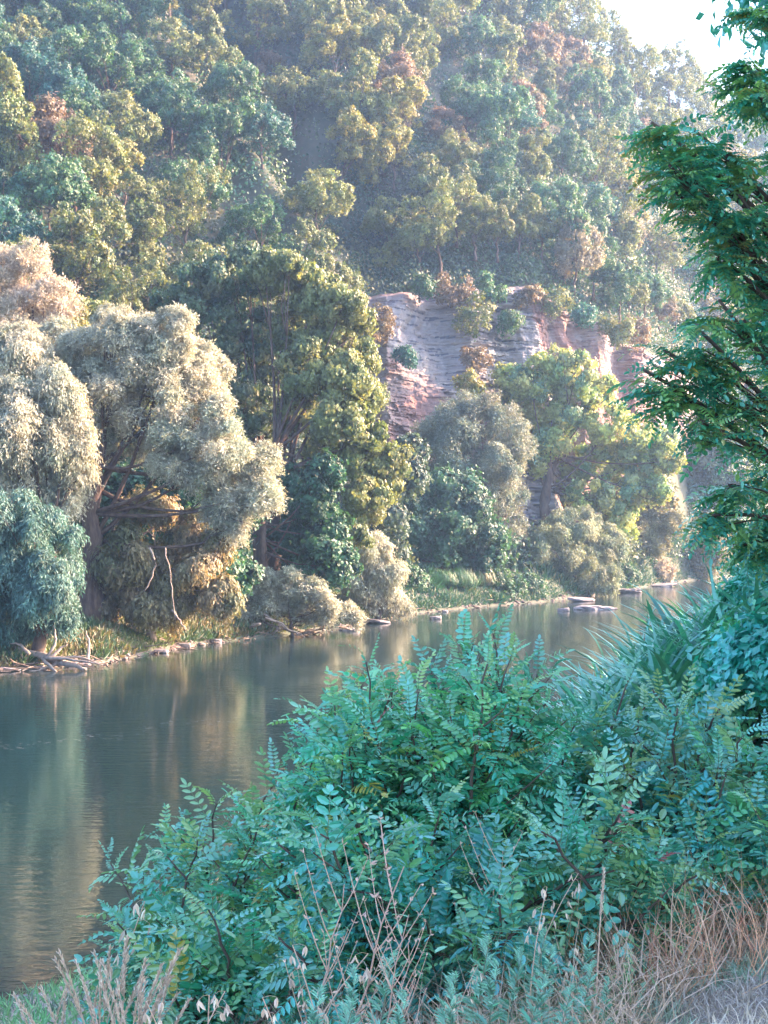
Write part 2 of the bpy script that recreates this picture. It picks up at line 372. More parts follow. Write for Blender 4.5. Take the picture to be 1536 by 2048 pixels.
def limbs(mb, base, fork, lobes, rng, r0, wig=.25):
    base, fork = np.array(base, float), np.array(fork, float)
    t = np.linspace(0, 1, 8)[:, None]
    pts = base + (fork - base) * t + wig * .4 * rng.normal(size=(8, 3)) * np.sin(t * np.pi)
    mb.tube(pts, r0 * (1.25 - .6 * t[:, 0]) * (1 + .35 * np.exp(-t[:, 0] * 9)), 9)
    for l in lobes:
        e = np.array(l[:3], float); s = pts[rng.integers(4, 8)]
        t2 = np.linspace(0, 1, 8)[:, None]
        mid = (s + e) / 2 + np.array([0, 0, -.12 * np.linalg.norm(e - s)]) + rng.normal(size=3) * wig
        q = s * (1 - t2) ** 2 + 2 * mid * t2 * (1 - t2) + e * t2 ** 2 + rng.normal(size=(8, 3)) * wig * .15 * t2
        mb.tube(q, r0 * .27 * (1 - .8 * t2[:, 0]), 6)
        for _ in range(2):
            u = e + rng.normal(size=3) * np.mean(l[3:]) * .6
            mb.tube(np.stack([q[5], (q[5] + u) / 2 + rng.normal(size=3) * .15, u]), [r0 * .09, r0 * .06, r0 * .02], 5)

def big_tree(name, label, cat, Y, lobes_px, base_px, fork_py, r0, n, per, leaf, wid, pal, mat, seed, group=None, bark=None, depth=.8, **kw):
    """lobes_px rows: px, py, r_px[, extra metres further away]"""
    K = .95 if Y < 85 else 1.12; n = int(n * 1.5)
    rng = np.random.default_rng(seed)
    bx = (base_px - 768) / FPX * Y
    bz = hill_z(bx, Y) if Y > 40 else float(near_z(bx, Y))
    root = empty(name, (bx, Y, bz)); tag(root, label, cat, group)
    Ls = []
    for l in lobes_px:
        dy = l[3] if len(l) > 3 else rng.uniform(-1, 1) * l[2] / FPX * Y * 1.0
        yy = Y + dy; p = at(l[0], l[1], yy); r = l[2] / FPX * yy
        Ls.append(tuple(local(root, p)) + (r * K, r * depth * K, r * K))
    tb = MB(); limbs(tb, (0, 0, -.3), local(root, at(base_px + rng.uniform(-12, 12), fork_py, Y)), Ls, rng, r0)
    tb.build('trunk', bark or M_bark, root, smooth=True)
    cb = MB(); crown(cb, Ls, rng, n, per, leaf, wid, pal, **kw)
    cb.build('crown', mat, root)
    return root

# ------------------------------------------------------------------ the wood on the hillside
PAL = {
 'green': [(.045, .14, .085), (.08, .18, .075), (.04, .14, .10)],
 'olive': [(.12, .18, .065), (.19, .22, .08), (.10, .17, .08)],
 'blue': [(.03, .12, .11), (.05, .16, .14)],
 'rust': [(.19, .13, .095), (.16, .14, .09), (.22, .15, .11)],
 'yellow': [(.24, .24, .06), (.18, .22, .07), (.30, .27, .10)],
 'pale': [(.20, .20, .15), (.26, .24, .18)],
}
KINDS = [  # kind, label words, shape, height, crown radius
 ('green', 'mid green round-crowned tree', 'round'), ('green', 'deep green uneven-crowned tree', 'ragged'),
 ('olive', 'olive round-crowned tree', 'round'), ('olive', 'olive ragged-crowned tree', 'ragged'),
 ('blue', 'blue-green bushy tree', 'round'), ('rust', 'rusty pink fuzzy-crowned tree', 'dome'),
 ('yellow', 'yellow-green light-crowned tree', 'ragged'), ('pale', 'pale grey-green dome-shaped tree', 'dome'),
 ('olive', 'open-branched olive tree', 'open'), ('olive', 'tall narrow olive tree', 'tall')]
protos = []
def make_wood_tree(k):
    pal, words_, shape = KINDS[k]; rng = np.random.default_rng(100 + k)
    root = empty('hillside_tree', (0, 0, 0)); tag(root, 'x', 'tree', 'trees of the wood on the hillside')
    lb = []
    if shape == 'round':
        lb = [(0, 0, 4.2, 2.2)] + [(1.7 * math.cos(a), 1.7 * math.sin(a), 3.3 + rng.uniform(-.5, .9), rng.uniform(1.1, 1.6)) for a in np.arange(6) * 1.05 + rng.random()]
    elif shape == 'ragged':
        lb = [(rng.uniform(-1.9, 1.9), rng.uniform(-1.9, 1.9), rng.uniform(1.9, 6.2), rng.uniform(.8, 1.4)) for _ in range(12)]
    elif shape == 'dome':
        lb = [(0, 0, 3.2, 2.6, 2.6, 2.9), (.9, .4, 2.4, 1.9), (-1.1, -.3, 2.2, 1.8)]
    elif shape == 'open':
        lb = [(rng.uniform(-2.4, 2.4), rng.uniform(-2.4, 2.4), rng.uniform(2.6, 7.4), rng.uniform(.8, 1.3)) for _ in range(15)]
    else:
        lb = [(rng.uniform(-.8, .8), rng.uniform(-.8, .8), 1.6 + i * .72, rng.uniform(.8, 1.35)) for i in range(9)]
    tb = MB(); limbs(tb, (0, 0, -.8), (rng.uniform(-.3, .3), rng.uniform(-.3, .3), 2.6 if shape != 'open' else 3.2), lb, rng, .13, .2)
    tb.build('trunk', M_bark, root, smooth=True)
    cb = MB(); crown(cb, lb, rng, 3800 if shape != 'open' else 2200, 5, .17, .75, PAL[pal], spray=.22, droop=.1, up=.25, sub=28, subr=.25, low=-.6, gaps=.12 if shape != 'open' else .3)
    cb.build('crown', M_leaf, root)
    return root

def place_wood():
    rng = np.random.default_rng(7)
    pts = []
    cand = 0
    P = []
    for q in list(np.linspace(752, 1400, 17)):
        vv_ = 3.03 + rng.uniform(0, .05); x, y, z, d = [float(w[0]) for w in hill(np.array([q + rng.uniform(-12, 12)]), np.array([vv_]))]
        y -= 1.6; x = x * y / (y + 1.6); z += .5
        P.append((x, y, z, 768 + x / y * FPX, HORY - (z - CAMZ) * FPX / y, d, vv_))
    while cand < 26000 and len(P) < 292:
        cand += 1
        px = rng.uniform(-50, 1545); v = rng.uniform(1.75, 4.04)
        if 700 < px < 1400 and v < 3.0: continue
        if v < 2 and px > 690: continue
        if px > 1300 and v < 2.2: continue
        x, y, z, d = [float(q[0]) for q in hill(np.array([px]), np.array([v]))]
        py = HORY - (z - CAMZ) * FPX / y
        if py < -75 or (py > 900 and px < 1300): continue
        if -42 < d < 50 and 260 < py < 640: continue
        if 600 < px < 760 and 560 < py < 900 and d > -30: continue
        md = 3.8 * (1 + .0 * v) * (.82 if v > 3.93 else 1)
        ok = all((x - a[0]) ** 2 + ((y - a[1]) * .95) ** 2 + ((z - a[2]) * .5) ** 2 > md * md for a in P)
        if ok: P.append((x, y, z, px, py, d, v))
    # kinds in patches
    for i, (x, y, z, px, py, d, v) in enumerate(P):
        q = fbm(np.array([[x / 14, y / 14, 3.]]), 2, 77)[0] + rng.normal() * .35 - (.28 if px < 560 else -.15)
        warm = np.clip((px - 500) / 900, 0, 1)
        if v > 3.93 and px > 900: k = rng.choice([8, 8, 8, 3])
        elif rng.random() < .03 + .22 * warm: k = rng.choice([5, 5, 7, 6])
        elif q < -.55: k = rng.choice([4, 0, 1])
        elif q < -.1: k = rng.choice([0, 1, 1, 4, 2])
        elif q < .35: k = rng.choice([2, 3, 0, 1, 9])
        else: k = rng.choice([3, 2, 6, 9, 8])
        pts.append((x, y, z, px, py, d, v, int(k)))
    return pts

def zone(px, py, d, v):
    if v > 3.93: return 'on the ridge against the sky'
    if -120 < d <= 0 and 60 < py < 640: return 'along the left edge of the bare gully'
    if 0 < d < 150 and 60 < py < 640: return 'just right of the bare gully'
    if px > 1270 and py > 420: return 'low on the slope right of the cliff'
    if px > 1180: return 'high on the slope behind the locust branches'
    if px > 740 and py > 400: return 'on the slope just above the cliff'
    if px > 900: return 'on the upper slope below the bright sky'
    if px > 600: return 'on the upper slope right of the gully'
    if py > 430: return 'on the lower slope behind the willow crowns' if px < 330 else 'on the lower slope behind the tall poplar'
    if py > 220: return 'halfway up the left slope'
    return 'high on the left slope'
ORD = ['', 'leftmost', 'second from left', 'third from left', 'fourth from left', 'fifth from left', 'sixth from left', 'seventh from left', 'eighth from left', 'ninth from left', 'tenth from left'] + ['%dth from left' % i for i in range(11, 40)]

def build_wood():
    pr = [make_wood_tree(k) for k in range(len(KINDS))]; kk = [kids_of(p) for p in pr]; used = [False] * len(pr)
    pts = place_wood(); rng = np.random.default_rng(8)
    groups = {}
    for p in pts: groups.setdefault((KINDS[p[7]][1], zone(*p[3:7])), []).append(p)
    for (w, zn), ps in groups.items():
        ps.sort(key=lambda p: p[3])
        for j, (x, y, z, px, py, d, v, k) in enumerate(ps):
            if used[k]: o = copy_tree(pr[k], kk[k])
            else: o = pr[k]; used[k] = True
            s = rng.uniform(.74, 1.08) * (1.15 if v < 2.3 else 1.0)
            if 0 < d < 150 and 260 < py < 640: s *= .45
            if 3 < v < 3.09 and 740 < px < 1410: s *= .8
            if v > 3.93 and px > 930: s *= 1.15
            o.location = (x, y, z - .2); o.rotation_euler = (rng.normal() * .04, rng.normal() * .04, rng.uniform(0, 6.28)); o.scale = (s, s, s * rng.uniform(.9, 1.15))
            o['label'] = w + ' ' + zn + (', ' + ORD[j + 1] if len(ps) > 1 else '')
    for k, u in enumerate(used):
        if not u:
            for c, _ in kk[k]: bpy.data.objects.remove(c)
            bpy.data.objects.remove(pr[k])
    return len(pts)
print('wood trees', build_wood())

def undergrowth():
    rng = np.random.default_rng(21)
    n = 52000
    px = rng.uniform(-80, 1600, n); v = rng.uniform(1.3, 4.1, n); v[:9000] = rng.uniform(2.98, 3.35, 9000); px[:9000] = rng.uniform(700, 1500, 9000)
    x, y, z, d = hill(px, v); py = HORY - (z - CAMZ) * FPX / y
    keep = ~((px > 725) & (px < 1400) & (v > 1.9) & (v < 2.97)) & ~((d > 0) & (d < 34) & (py > 60) & (py < 640) & (rng.random(n) < .8))
    x, y, z = x[keep], y[keep], z[keep]; n = len(x)
    hgt = .4 + 2.0 * np.clip(fbm(np.stack([x / 2.2, y / 2.2, 0 * x], -1), 2, 3) + .3, 0, 1)
    per = 7
    P = np.stack([x, y, z], -1)[:, None] + rng.normal(size=(n, per, 3)) * np.array([.45, .45, .2]) + np.array([0, 0, 1.]) * (rng.random((n, per)) * hgt[:, None])[..., None]
    m = n * per; S = rng.uniform(.14, .36, m)
    cl = np.repeat((np.floor(x / 3).astype(int) * 31 + np.floor(y / 3).astype(int) * 17) % 97, per)
    mb = MB(); mb.scatter(RH, RHF, P.reshape(-1, 3), rng.normal(size=(m, 3)) + [0, 0, .6], rng.normal(size=(m, 3)) * .7 + [.2, -.5, .7], np.stack([S * .8, S, S], -1),
                          shades(rng, m, [(.03, .10, .08), (.06, .13, .075), (.10, .12, .08), (.03, .10, .09)], cl))
    tag(mb.build('undergrowth', M_leaf), 'low leafy undergrowth covering the hillside between the trees', 'undergrowth', kind='stuff')
undergrowth()

# shrubs clinging to the cliff
def cliff_shrubs():
    rng = np.random.default_rng(31)
    spec = [(940, 640, 1.5, 'olive', 'olive drooping shrub clinging to the middle of the cliff'),
            (1022, 632, 1.0, 'green', 'dark green rounded shrub on a ledge near the top of the cliff'),
            (820, 708, .8, 'blue', 'small dark green shrub low on the grey left face of the cliff'),
            (950, 715, .9, 'rust', 'rusty yellow shrub on the reddish earth of the cliff'),
            (940, 770, 1.0, 'yellow', 'yellow-green tuft low in the red earth gully of the cliff'),
            (905, 585, 1.2, 'rust', 'rusty shrub hanging over the upper lip of the cliff'),
            (1060, 590, .9, 'rust', 'brown-leaved shrub under the trees at the cliff lip'),
            (1265, 660, 1.4, 'rust', 'rusty orange shrub at the right end of the cliff'),
            (760, 640, 1.1, 'rust', 'small rusty shrub at the left end of the cliff'),
            (840, 574, .8, 'green', 'green shrub overhanging the lip left of the big rusty one'),
            (980, 572, .9, 'green', 'small green shrub overhanging the middle of the cliff lip'),
            (1105, 598, 1.2, 'olive', 'olive shrub on the lip where the cliff top starts to fall'), 
            (1175, 630, 1.0, 'blue', 'blue-green shrub low on the falling cliff lip'), (1228, 665, 1.1, 'olive', 'olive shrub at the lowest part of the cliff lip')]
    for px, py, r, pal, lab in spec:
        yy = np.interp(py, [570, 860], [tab(px, *CT), tab(px, *FT)]) - 3.2
        p = at(px, py, yy); root = empty('cliff_shrub', p); tag(root, lab, 'shrub', 'shrubs clinging to the cliff')
        lb = [(rng.normal() * r * .4, rng.normal() * .2, rng.normal() * r * .35, r * rng.uniform(.4, .65)) for _ in range(6)]
        tb = MB(); limbs(tb, (0, 1.6, -.9), (0, .3, -.3), lb, rng, .06, .1); tb.build('trunk', M_bark, root)
        cb = MB(); crown(cb, lb, rng, 420, 5, .22, .6, PAL[pal], spray=.4, droop=.5, up=.1, sub=8); cb.build('crown', M_leaf, root)
cliff_shrubs()

# ------------------------------------------------------------------ trees of the far bank
WILLOW = [(.34, .38, .31), (.46, .46, .38), (.28, .34, .28)]
WPINK = [(.48, .42, .36), (.42, .41, .34), (.56, .50, .43)]
WSHADE = [(.07, .18, .17), (.10, .22, .20), (.14, .26, .23)]  # teal leaf colours carry the shade this low willow stands in
POPL = [(.13, .19, .085), (.18, .23, .10), (.23, .26, .12)]
POPL_SHADE = [(.06, .14, .09), (.10, .17, .10), (.16, .20, .11)]  # darker poplar leaves: shade on the left poplar put into its colour
IVY = [(.03, .11, .07), (.05, .15, .09), (.04, .12, .085)]
OLIV = [(.22, .22, .12), (.28, .26, .15), (.17, .20, .11)]

big_tree('willow_tree', 'pink-tipped silvery willow rising behind the big willow at the upper left', 'willow', 66,
  [(30, 560, 75), (-30, 600, 80), (90, 620, 60), (20, 650, 80), (60, 520, 35), (120, 600, 40), (-60, 720, 90), (60, 740, 70)], 40, 900, .38,
  10000, 7, .16, .30, WPINK, M_silver, 201, tang=.45, spray=0.38, droop=.2, up=.5, subr=.30, sub=22, group='willows of the far bank')
big_tree('willow_tree', 'big silver-leaved willow with a broad rounded crown, centre left', 'willow', 57,
  [(230, 700, 85), (310, 700, 80), (390, 750, 72), (150, 730, 75), (200, 790, 80), (300, 800, 85), (400, 830, 68), (250, 870, 60), (350, 900, 62), (120, 690, 50),
   (440, 900, 66), (490, 930, 62), (400, 940, 60), (520, 1000, 48), (450, 1010, 52), (480, 1060, 34), (350, 660, 45), (230, 645, 42)], 178, 930, .42,
  24000, 7, .155, .26, WILLOW, M_silver, 202, tang=.45, spray=0.35, droop=.45, up=.35, gaps=.12, subr=.30, sub=22, group='willows of the far bank')
big_tree('willow_tree', 'silvery willow with hanging lobes at the left edge of the river', 'willow', 54,
  [(20, 720, 80), (90, 800, 75), (-20, 830, 90), (60, 880, 80), (130, 870, 52), (110, 960, 68), (20, 960, 80), (155, 930, 36), (120, 1010, 40)], 90, 1080, .35,
  14000, 7, .155, .26, WILLOW, M_silver, 203, tang=.45, spray=0.35, droop=.7, up=.0, subr=.30, sub=22, group='willows of the far bank')
big_tree('willow_tree', 'low willow in painted teal shade drooping to the bank at the left edge', 'willow', 51,
  [(10, 1235, 50), (60, 1240, 40), (125, 1225, 38), (-30, 1200, 60), (90, 1180, 60), (30, 1150, 60), (20, 1030, 62), (70, 1060, 60), (115, 1095, 52), (40, 1110, 70), (-10, 1140, 70), (95, 1150, 58), (130, 1150, 34), (30, 1195, 46), (105, 1200, 40)], 78, 1190, .22,
  9000, 7, .17, .26, WSHADE, M_silver, 204, tang=.45, spray=0.30, droop=.8, up=.1, subr=.34, bark=M_bark, group='willows of the far bank')
big_tree('vine_draped_tree', 'leaning tree draped in straw-coloured vines between the willows and the water', 'tree', 57.5,
  [(300, 1040, 55), (250, 1110, 55), (350, 1110, 50), (300, 1180, 52), (240, 1200, 50), (400, 1150, 48), (430, 1090, 38), (440, 1190, 42), (350, 1220, 40), (200, 1230, 36), (390, 1050, 40)], 300, 1120, .16,
  9000, 6, .16, .5, [(.20, .19, .10), (.27, .22, .14), (.13, .16, .08), (.30, .25, .18)], M_leaf, 205, spray=0.30, droop=.9, up=-.2, gaps=.15, bark=M_palebark)
big_tree('ivy_clad_tree', 'dark tree wrapped in ivy behind the hanging vines', 'tree', 60,
  [(230, 1090, 50), (380, 1010, 55, 2), (250, 1000, 60, 2.5), (420, 1130, 50, 1), (330, 960, 55, 3), (180, 1000, 60, 3), (200, 1160, 45, 2), (470, 1150, 40, 2)], 230, 1050, .3,
  6000, 6, .17, .8, IVY, M_leaf, 206, spray=0.25, droop=.4)
big_tree('poplar_tree', 'tall poplar with leaves coloured darker for shade behind the big silver willow', 'poplar', 72,
  [(400, 590, 62), (470, 560, 55), (350, 620, 45), (420, 670, 75), (500, 640, 62), (400, 750, 70), (500, 740, 75), (460, 830, 70), (530, 830, 55), (540, 900, 50, 2), (440, 920, 60, 3), (430, 540, 30), (500, 530, 30)], 520, 900, .38,
  11000, 7, .17, .8, POPL_SHADE, M_leaf, 207, spray=0.35, droop=.0, up=.9, subr=.30, sub=22, group='poplars of the far bank', gaps=.08)
big_tree('poplar_tree', 'tall light-topped poplar at the left end of the cliff', 'poplar', 70,
  [(560, 570, 52), (620, 590, 50), (680, 620, 45), (530, 545, 36), (600, 660, 62), (680, 680, 55), (720, 650, 30), (728, 720, 36), (620, 740, 62), (690, 770, 56), (728, 800, 34), (600, 830, 50), (675, 850, 56), (732, 870, 42),
   (790, 930, 34), (720, 930, 55), (650, 900, 40), (735, 1010, 48), (700, 1080, 45), (760, 975, 40), (580, 540, 30), (660, 580, 26)], 545, 900, .42,
  15000, 7, .17, .8, POPL, M_leaf, 208, spray=0.35, droop=.0, up=.9, subr=.30, sub=22, group='poplars of the far bank', gaps=.08)
big_tree('ivy_clad_tree', 'dark teal ivy-wrapped trunk column standing before the light-topped poplar', 'tree', 67,
  [(650, 950, 40), (640, 1010, 45), (660, 1070, 46), (600, 1010, 40, 2), (640, 1130, 48), (580, 1080, 48, 2.5), (690, 1130, 30), (600, 1150, 40, 2), (560, 960, 40, 3)], 520, 1050, .25,
  8000, 6, .17, .8, IVY, M_leaf, 209, spray=0.23, droop=.4)
big_tree('willow_shrub', 'pale silvery shrub sprawling over the water at the centre of the bank', 'shrub', 65,
  [(500, 1190, 24), (540, 1170, 26), (580, 1165, 24), (620, 1180, 26), (655, 1200, 24), (460, 1205, 24), (480, 1232, 20), (530, 1215, 24), (575, 1205, 26), (610, 1222, 24), (650, 1232, 20), (690, 1225, 18), (715, 1240, 13), (430, 1190, 22), (405, 1165, 20)], 590, 1235, .10,
  8000, 6, .14, .3, WILLOW, M_silver, 210, tang=.45, spray=0.25, droop=.3, up=.1, group='willow shrubs at the water')
big_tree('willow_shrub', 'upright silvery willow shrub drooping over the point below the poplar', 'shrub', 75,
  [(745, 1105, 36), (770, 1140, 34), (730, 1160, 36), (770, 1185, 34), (735, 1205, 26), (800, 1205, 24), (780, 1215, 18), (700, 1180, 34)], 760, 1170, .12,
  6000, 6, .16, .3, WILLOW, M_silver, 211, tang=.45, spray=0.30, droop=.9, up=.1, group='willow shrubs at the water')
big_tree('willow_tree', 'rounded blue-grey willow standing below the cliff', 'willow', 100,
  [(900, 860, 52), (960, 840, 46), (1015, 860, 40), (860, 900, 45), (930, 910, 62), (1000, 920, 48), (1040, 890, 26), (890, 970, 50), (970, 980, 50), (1020, 990, 34), (930, 820, 30), (1000, 1060, 45), (960, 1130, 36)], 985, 1130, .35,
  13000, 6, .22, .28, [(.13, .20, .17), (.18, .23, .19), (.24, .26, .20)], M_silver, 212, tang=.45, spray=0.40, droop=.4, up=.3, subr=.30, sub=22, group='willows of the far bank')
big_tree('broadleaf_tree', 'dark green broad-leaved tree low beside the water, below the blue-grey willow', 'tree', 93,
  [(850, 1000, 50), (910, 1010, 50), (830, 1060, 50), (890, 1080, 58), (960, 1060, 46), (850, 1130, 46), (920, 1140, 46), (800, 1030, 34), (960, 1110, 34), (810, 1110, 36)], 880, 1120, .25,
  11000, 6, .22, .8, IVY + [(.06, .13, .10)], M_leaf, 213, spray=0.30, droop=.1)
big_tree('poplar_tree', 'spreading yellow-tinged poplar with forked dark trunk below the cliff right end', 'poplar', 110,
  [(1060, 760, 40), (1110, 740, 42), (1150, 745, 36), (1080, 810, 50), (1150, 820, 48), (1025, 830, 40), (1200, 790, 34), (1215, 850, 42), (1260, 880, 44), (1310, 890, 36), (1290, 950, 44), (1340, 920, 24),
   (1190, 920, 48), (1110, 890, 46), (1050, 920, 44), (1240, 980, 44), (1180, 1000, 40), (1310, 990, 26), (1060, 990, 40, 3), (1235, 1040, 36), (1120, 980, 36, 3), (1020, 760, 26)], 1092, 900, .42,
  17000, 6, .22, .8, [(.16, .30, .13), (.30, .38, .13), (.38, .40, .16), (.10, .24, .16)], M_leaf, 214, spray=0.40, droop=.0, up=.7, subr=.30, sub=22, gaps=.1, group='poplars of the far bank')
big_tree('willow_shrub', 'round olive-silver bush bulging over the shore below the forked poplar', 'shrub', 102,
  [(1150, 1070, 58), (1110, 1100, 46), (1195, 1095, 50), (1160, 1120, 52), (1105, 1145, 34), (1200, 1150, 38), (1150, 1165, 34)], 1150, 1150, .2,
  11000, 6, .20, .3, [(.19, .25, .15), (.27, .30, .19), (.15, .23, .17)], M_silver, 215, tang=.45, spray=0.35, droop=.7, up=.3, sub=22, subr=.26, group='willow shrubs at the water')
big_tree('willow_shrub', 'small pale tree leaning right of the round bush', 'shrub', 118,
  [(1300, 1060, 30), (1335, 1050, 24), (1275, 1075, 22), (1320, 1085, 22), (1265, 1110, 20)], 1270, 1120, .15,
  3500, 6, .22, .35, OLIV, M_silver, 216, tang=.45, spray=0.35, droop=.3, up=.2, group='willow shrubs at the water')
big_tree('willow_shrub', 'low straw-coloured bush on the shore behind the driftwood', 'shrub', 122,
  [(1305, 1130, 26), (1325, 1145, 20), (1285, 1150, 20)], 1305, 1150, .1,
  2200, 6, .22, .35, WPINK, M_silver, 217, tang=.45, spray=0.30, droop=.3, up=.2, group='willow shrubs at the water')
big_tree('willow_shrub', 'straw-olive bush at the far end of the visible shore', 'shrub', 132,
  [(1375, 1120, 30), (1415, 1105, 28), (1395, 1140, 22), (1350, 1135, 20), (1440, 1090, 24)], 1390, 1140, .1,
  3000, 6, .24, .4, OLIV, M_silver, 218, tang=.45, spray=0.35, droop=.3, up=.2, group='willow shrubs at the water')
big_tree('broadleaf_tree', 'dark blue-green tree with one sunlit flank behind the far shore', 'tree', 140,
  [(1400, 880, 50), (1440, 920, 45), (1370, 950, 44), (1430, 990, 50), (1380, 1030, 46), (1450, 1060, 44), (1340, 1010, 36), (1330, 1070, 34), (1480, 960, 40)], 1400, 1060, .4,
  8000, 6, .30, .7, PAL['blue'] + [(.12, .15, .09)], M_leaf, 219, spray=0.40)
big_tree('broadleaf_tree', 'dim bluish tree mass between the two poplars at the cliff foot', 'tree', 88,
  [(800, 960, 40), (760, 1060, 50), (820, 900, 26), (780, 1120, 40), (590, 930, 50), (540, 1050, 50), (500, 1120, 45), (560, 1140, 40)], 640, 1100, .3,
  7000, 6, .24, .7, [(.05, .10, .09), (.08, .13, .10)], M_leaf, 220, spray=0.30)
big_tree('broadleaf_tree', 'shadowy green tree behind the trunk of the big willow', 'tree', 66,
  [(200, 900, 60), (280, 960, 60), (180, 1040, 60), (300, 1080, 60), (450, 1080, 50), (140, 1130, 50), (380, 1180, 40), (490, 1010, 50), (60, 1080, 60)], 260, 1100, .3,
  7000, 6, .2, .8, IVY, M_leaf, 221, spray=0.25)
big_tree('broadleaf_tree', 'dim green tree behind the round bush and forked poplar', 'tree', 122,
  [(1060, 1060, 44), (1020, 1110, 40), (1100, 1000, 40), (1240, 1080, 40), (1180, 1060, 40), (1300, 1010, 40), (1230, 1120, 30), (1080, 1120, 36), (1000, 1150, 30)], 1120, 1100, .3,
  6000, 6, .26, .8, [(.07, .12, .08), (.14, .14, .07), (.20, .13, .08)], M_leaf, 222, spray=0.30)

for px_, py_, r_, Y_, lab_ in [(815, 1165, 24, 86, 'low dark green shrub on the shore below the drooping willow shrub'), (860, 1165, 22, 90, 'low dark shrub on the shore left of the sedge tussocks'), (1000, 1170, 26, 93, 'low dark shrub on the shore right of the sedge tussocks'),
        (1050, 1175, 22, 95, 'small dark shrub at the water left of the round bush'), (1240, 1150, 20, 112, 'small dim shrub on the shore right of the round bush')]:
    big_tree('shore_shrub', lab_, 'shrub', Y_, [(px_, py_, r_), (px_ + r_, py_ + 8, r_ * .8), (px_ - r_ * .9, py_ + 6, r_ * .8), (px_ + r_ * .2, py_ + r_ * .8, r_ * .8)], px_, py_ + 25, .06, 1500, 5, .16, .7, [(.03, .10, .06), (.06, .15, .08)], M_leaf, int(px_), spray=.3, group='low shrubs of the far shore')
def shore_debris():
    rng = np.random.default_rng(47); mb = MB(); n = 260
    px = np.concatenate([rng.uniform(-40, 780, 170), rng.uniform(780, 1400, 90)]); v = rng.uniform(.54, .82, n); x, y, z, _ = hill(px, v)
    for i in range(n):
        a = rng.uniform(0, 6.28); L = rng.uniform(.3, 1.5) * rng.random() ** .5; p = np.array([x[i], y[i], max(z[i], 0) + .03]); d = np.array([math.cos(a), math.sin(a), rng.uniform(-.05, .45)])
        q = np.array([p, p + d * L * .5 + rng.normal(size=3) * .08, p + d * L + rng.normal(size=3) * .12 - [0, 0, .1 * L]]); mb.tube(curve_pts(q, 5), np.linspace(.028, .008, 5) * rng.uniform(.5, 1.3), 4, col=np.array([1, .92, .88]) * rng.uniform(.5, 1.1))
    tag(mb.build('shore_debris', M_palebark), 'dead twigs and roots littering the far waterline', 'debris', kind='stuff')
shore_debris()
def foam():
    rng = np.random.default_rng(45); n = 110; t = rng.random(n) ** 1.2; px = 520 * t; py = np.interp(px, [0, 150, 250, 400, 520], [1492, 1480, 1466, 1440, 1428]) + rng.normal(size=n) * 4 + 5 * np.sin(px / 31)
    Y = CAMZ * FPX / (py - HORY); x = (px - 768) / FPX * Y; L = rng.uniform(.01, .06, n)
    Q = np.array([(-1, -.12, 0), (1, -.12, 0), (1, .12, 0), (-1, .12, 0)]) ; mb = MB()
    mb.scatter(Q, RHF, np.stack([x, Y, np.full(n, .006)], -1), rng.normal(size=(n, 3)) * [.2, 0, 0] + [0, 1, 0], np.tile([0, 0, 1.], (n, 1)), L, np.tile((.20, .23, .26), (n, 1)))
    tag(mb.build('foam', M_grass), 'thin broken line of foam drifting across the river', 'foam', kind='stuff')
foam()

# bank herbs and grasses of the far side
def far_bank_grass():
    rng = np.random.default_rng(41); n = 70000
    px = np.concatenate([rng.uniform(-60, 800, n // 2), rng.uniform(700, 1560, n // 2)]); v = rng.uniform(.62, 1.5, n)
    x, y, z, _ = hill(px, v); ok = z > .12; x, y, z, px = x[ok], y[ok], z[ok], px[ok]; n = len(x)
    big = fbm(np.stack([x / 2.5, y / 2.5, 0 * x], -1), 2, 88)
    L = rng.uniform(.12, .42, n) * (1 + .5 * np.clip(big, -.5, 1))
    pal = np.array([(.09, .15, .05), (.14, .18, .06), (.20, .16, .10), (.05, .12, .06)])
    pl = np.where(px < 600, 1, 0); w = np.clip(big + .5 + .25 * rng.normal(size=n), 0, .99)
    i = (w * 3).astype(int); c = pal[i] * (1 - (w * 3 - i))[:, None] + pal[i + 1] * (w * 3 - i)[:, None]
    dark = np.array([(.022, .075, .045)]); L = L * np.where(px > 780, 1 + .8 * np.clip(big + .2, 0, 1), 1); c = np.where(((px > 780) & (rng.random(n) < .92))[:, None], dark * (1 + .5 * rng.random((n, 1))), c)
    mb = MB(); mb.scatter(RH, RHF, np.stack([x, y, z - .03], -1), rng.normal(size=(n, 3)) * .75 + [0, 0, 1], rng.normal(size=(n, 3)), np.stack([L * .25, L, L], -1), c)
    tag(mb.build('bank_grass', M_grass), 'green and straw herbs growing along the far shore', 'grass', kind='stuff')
far_bank_grass()

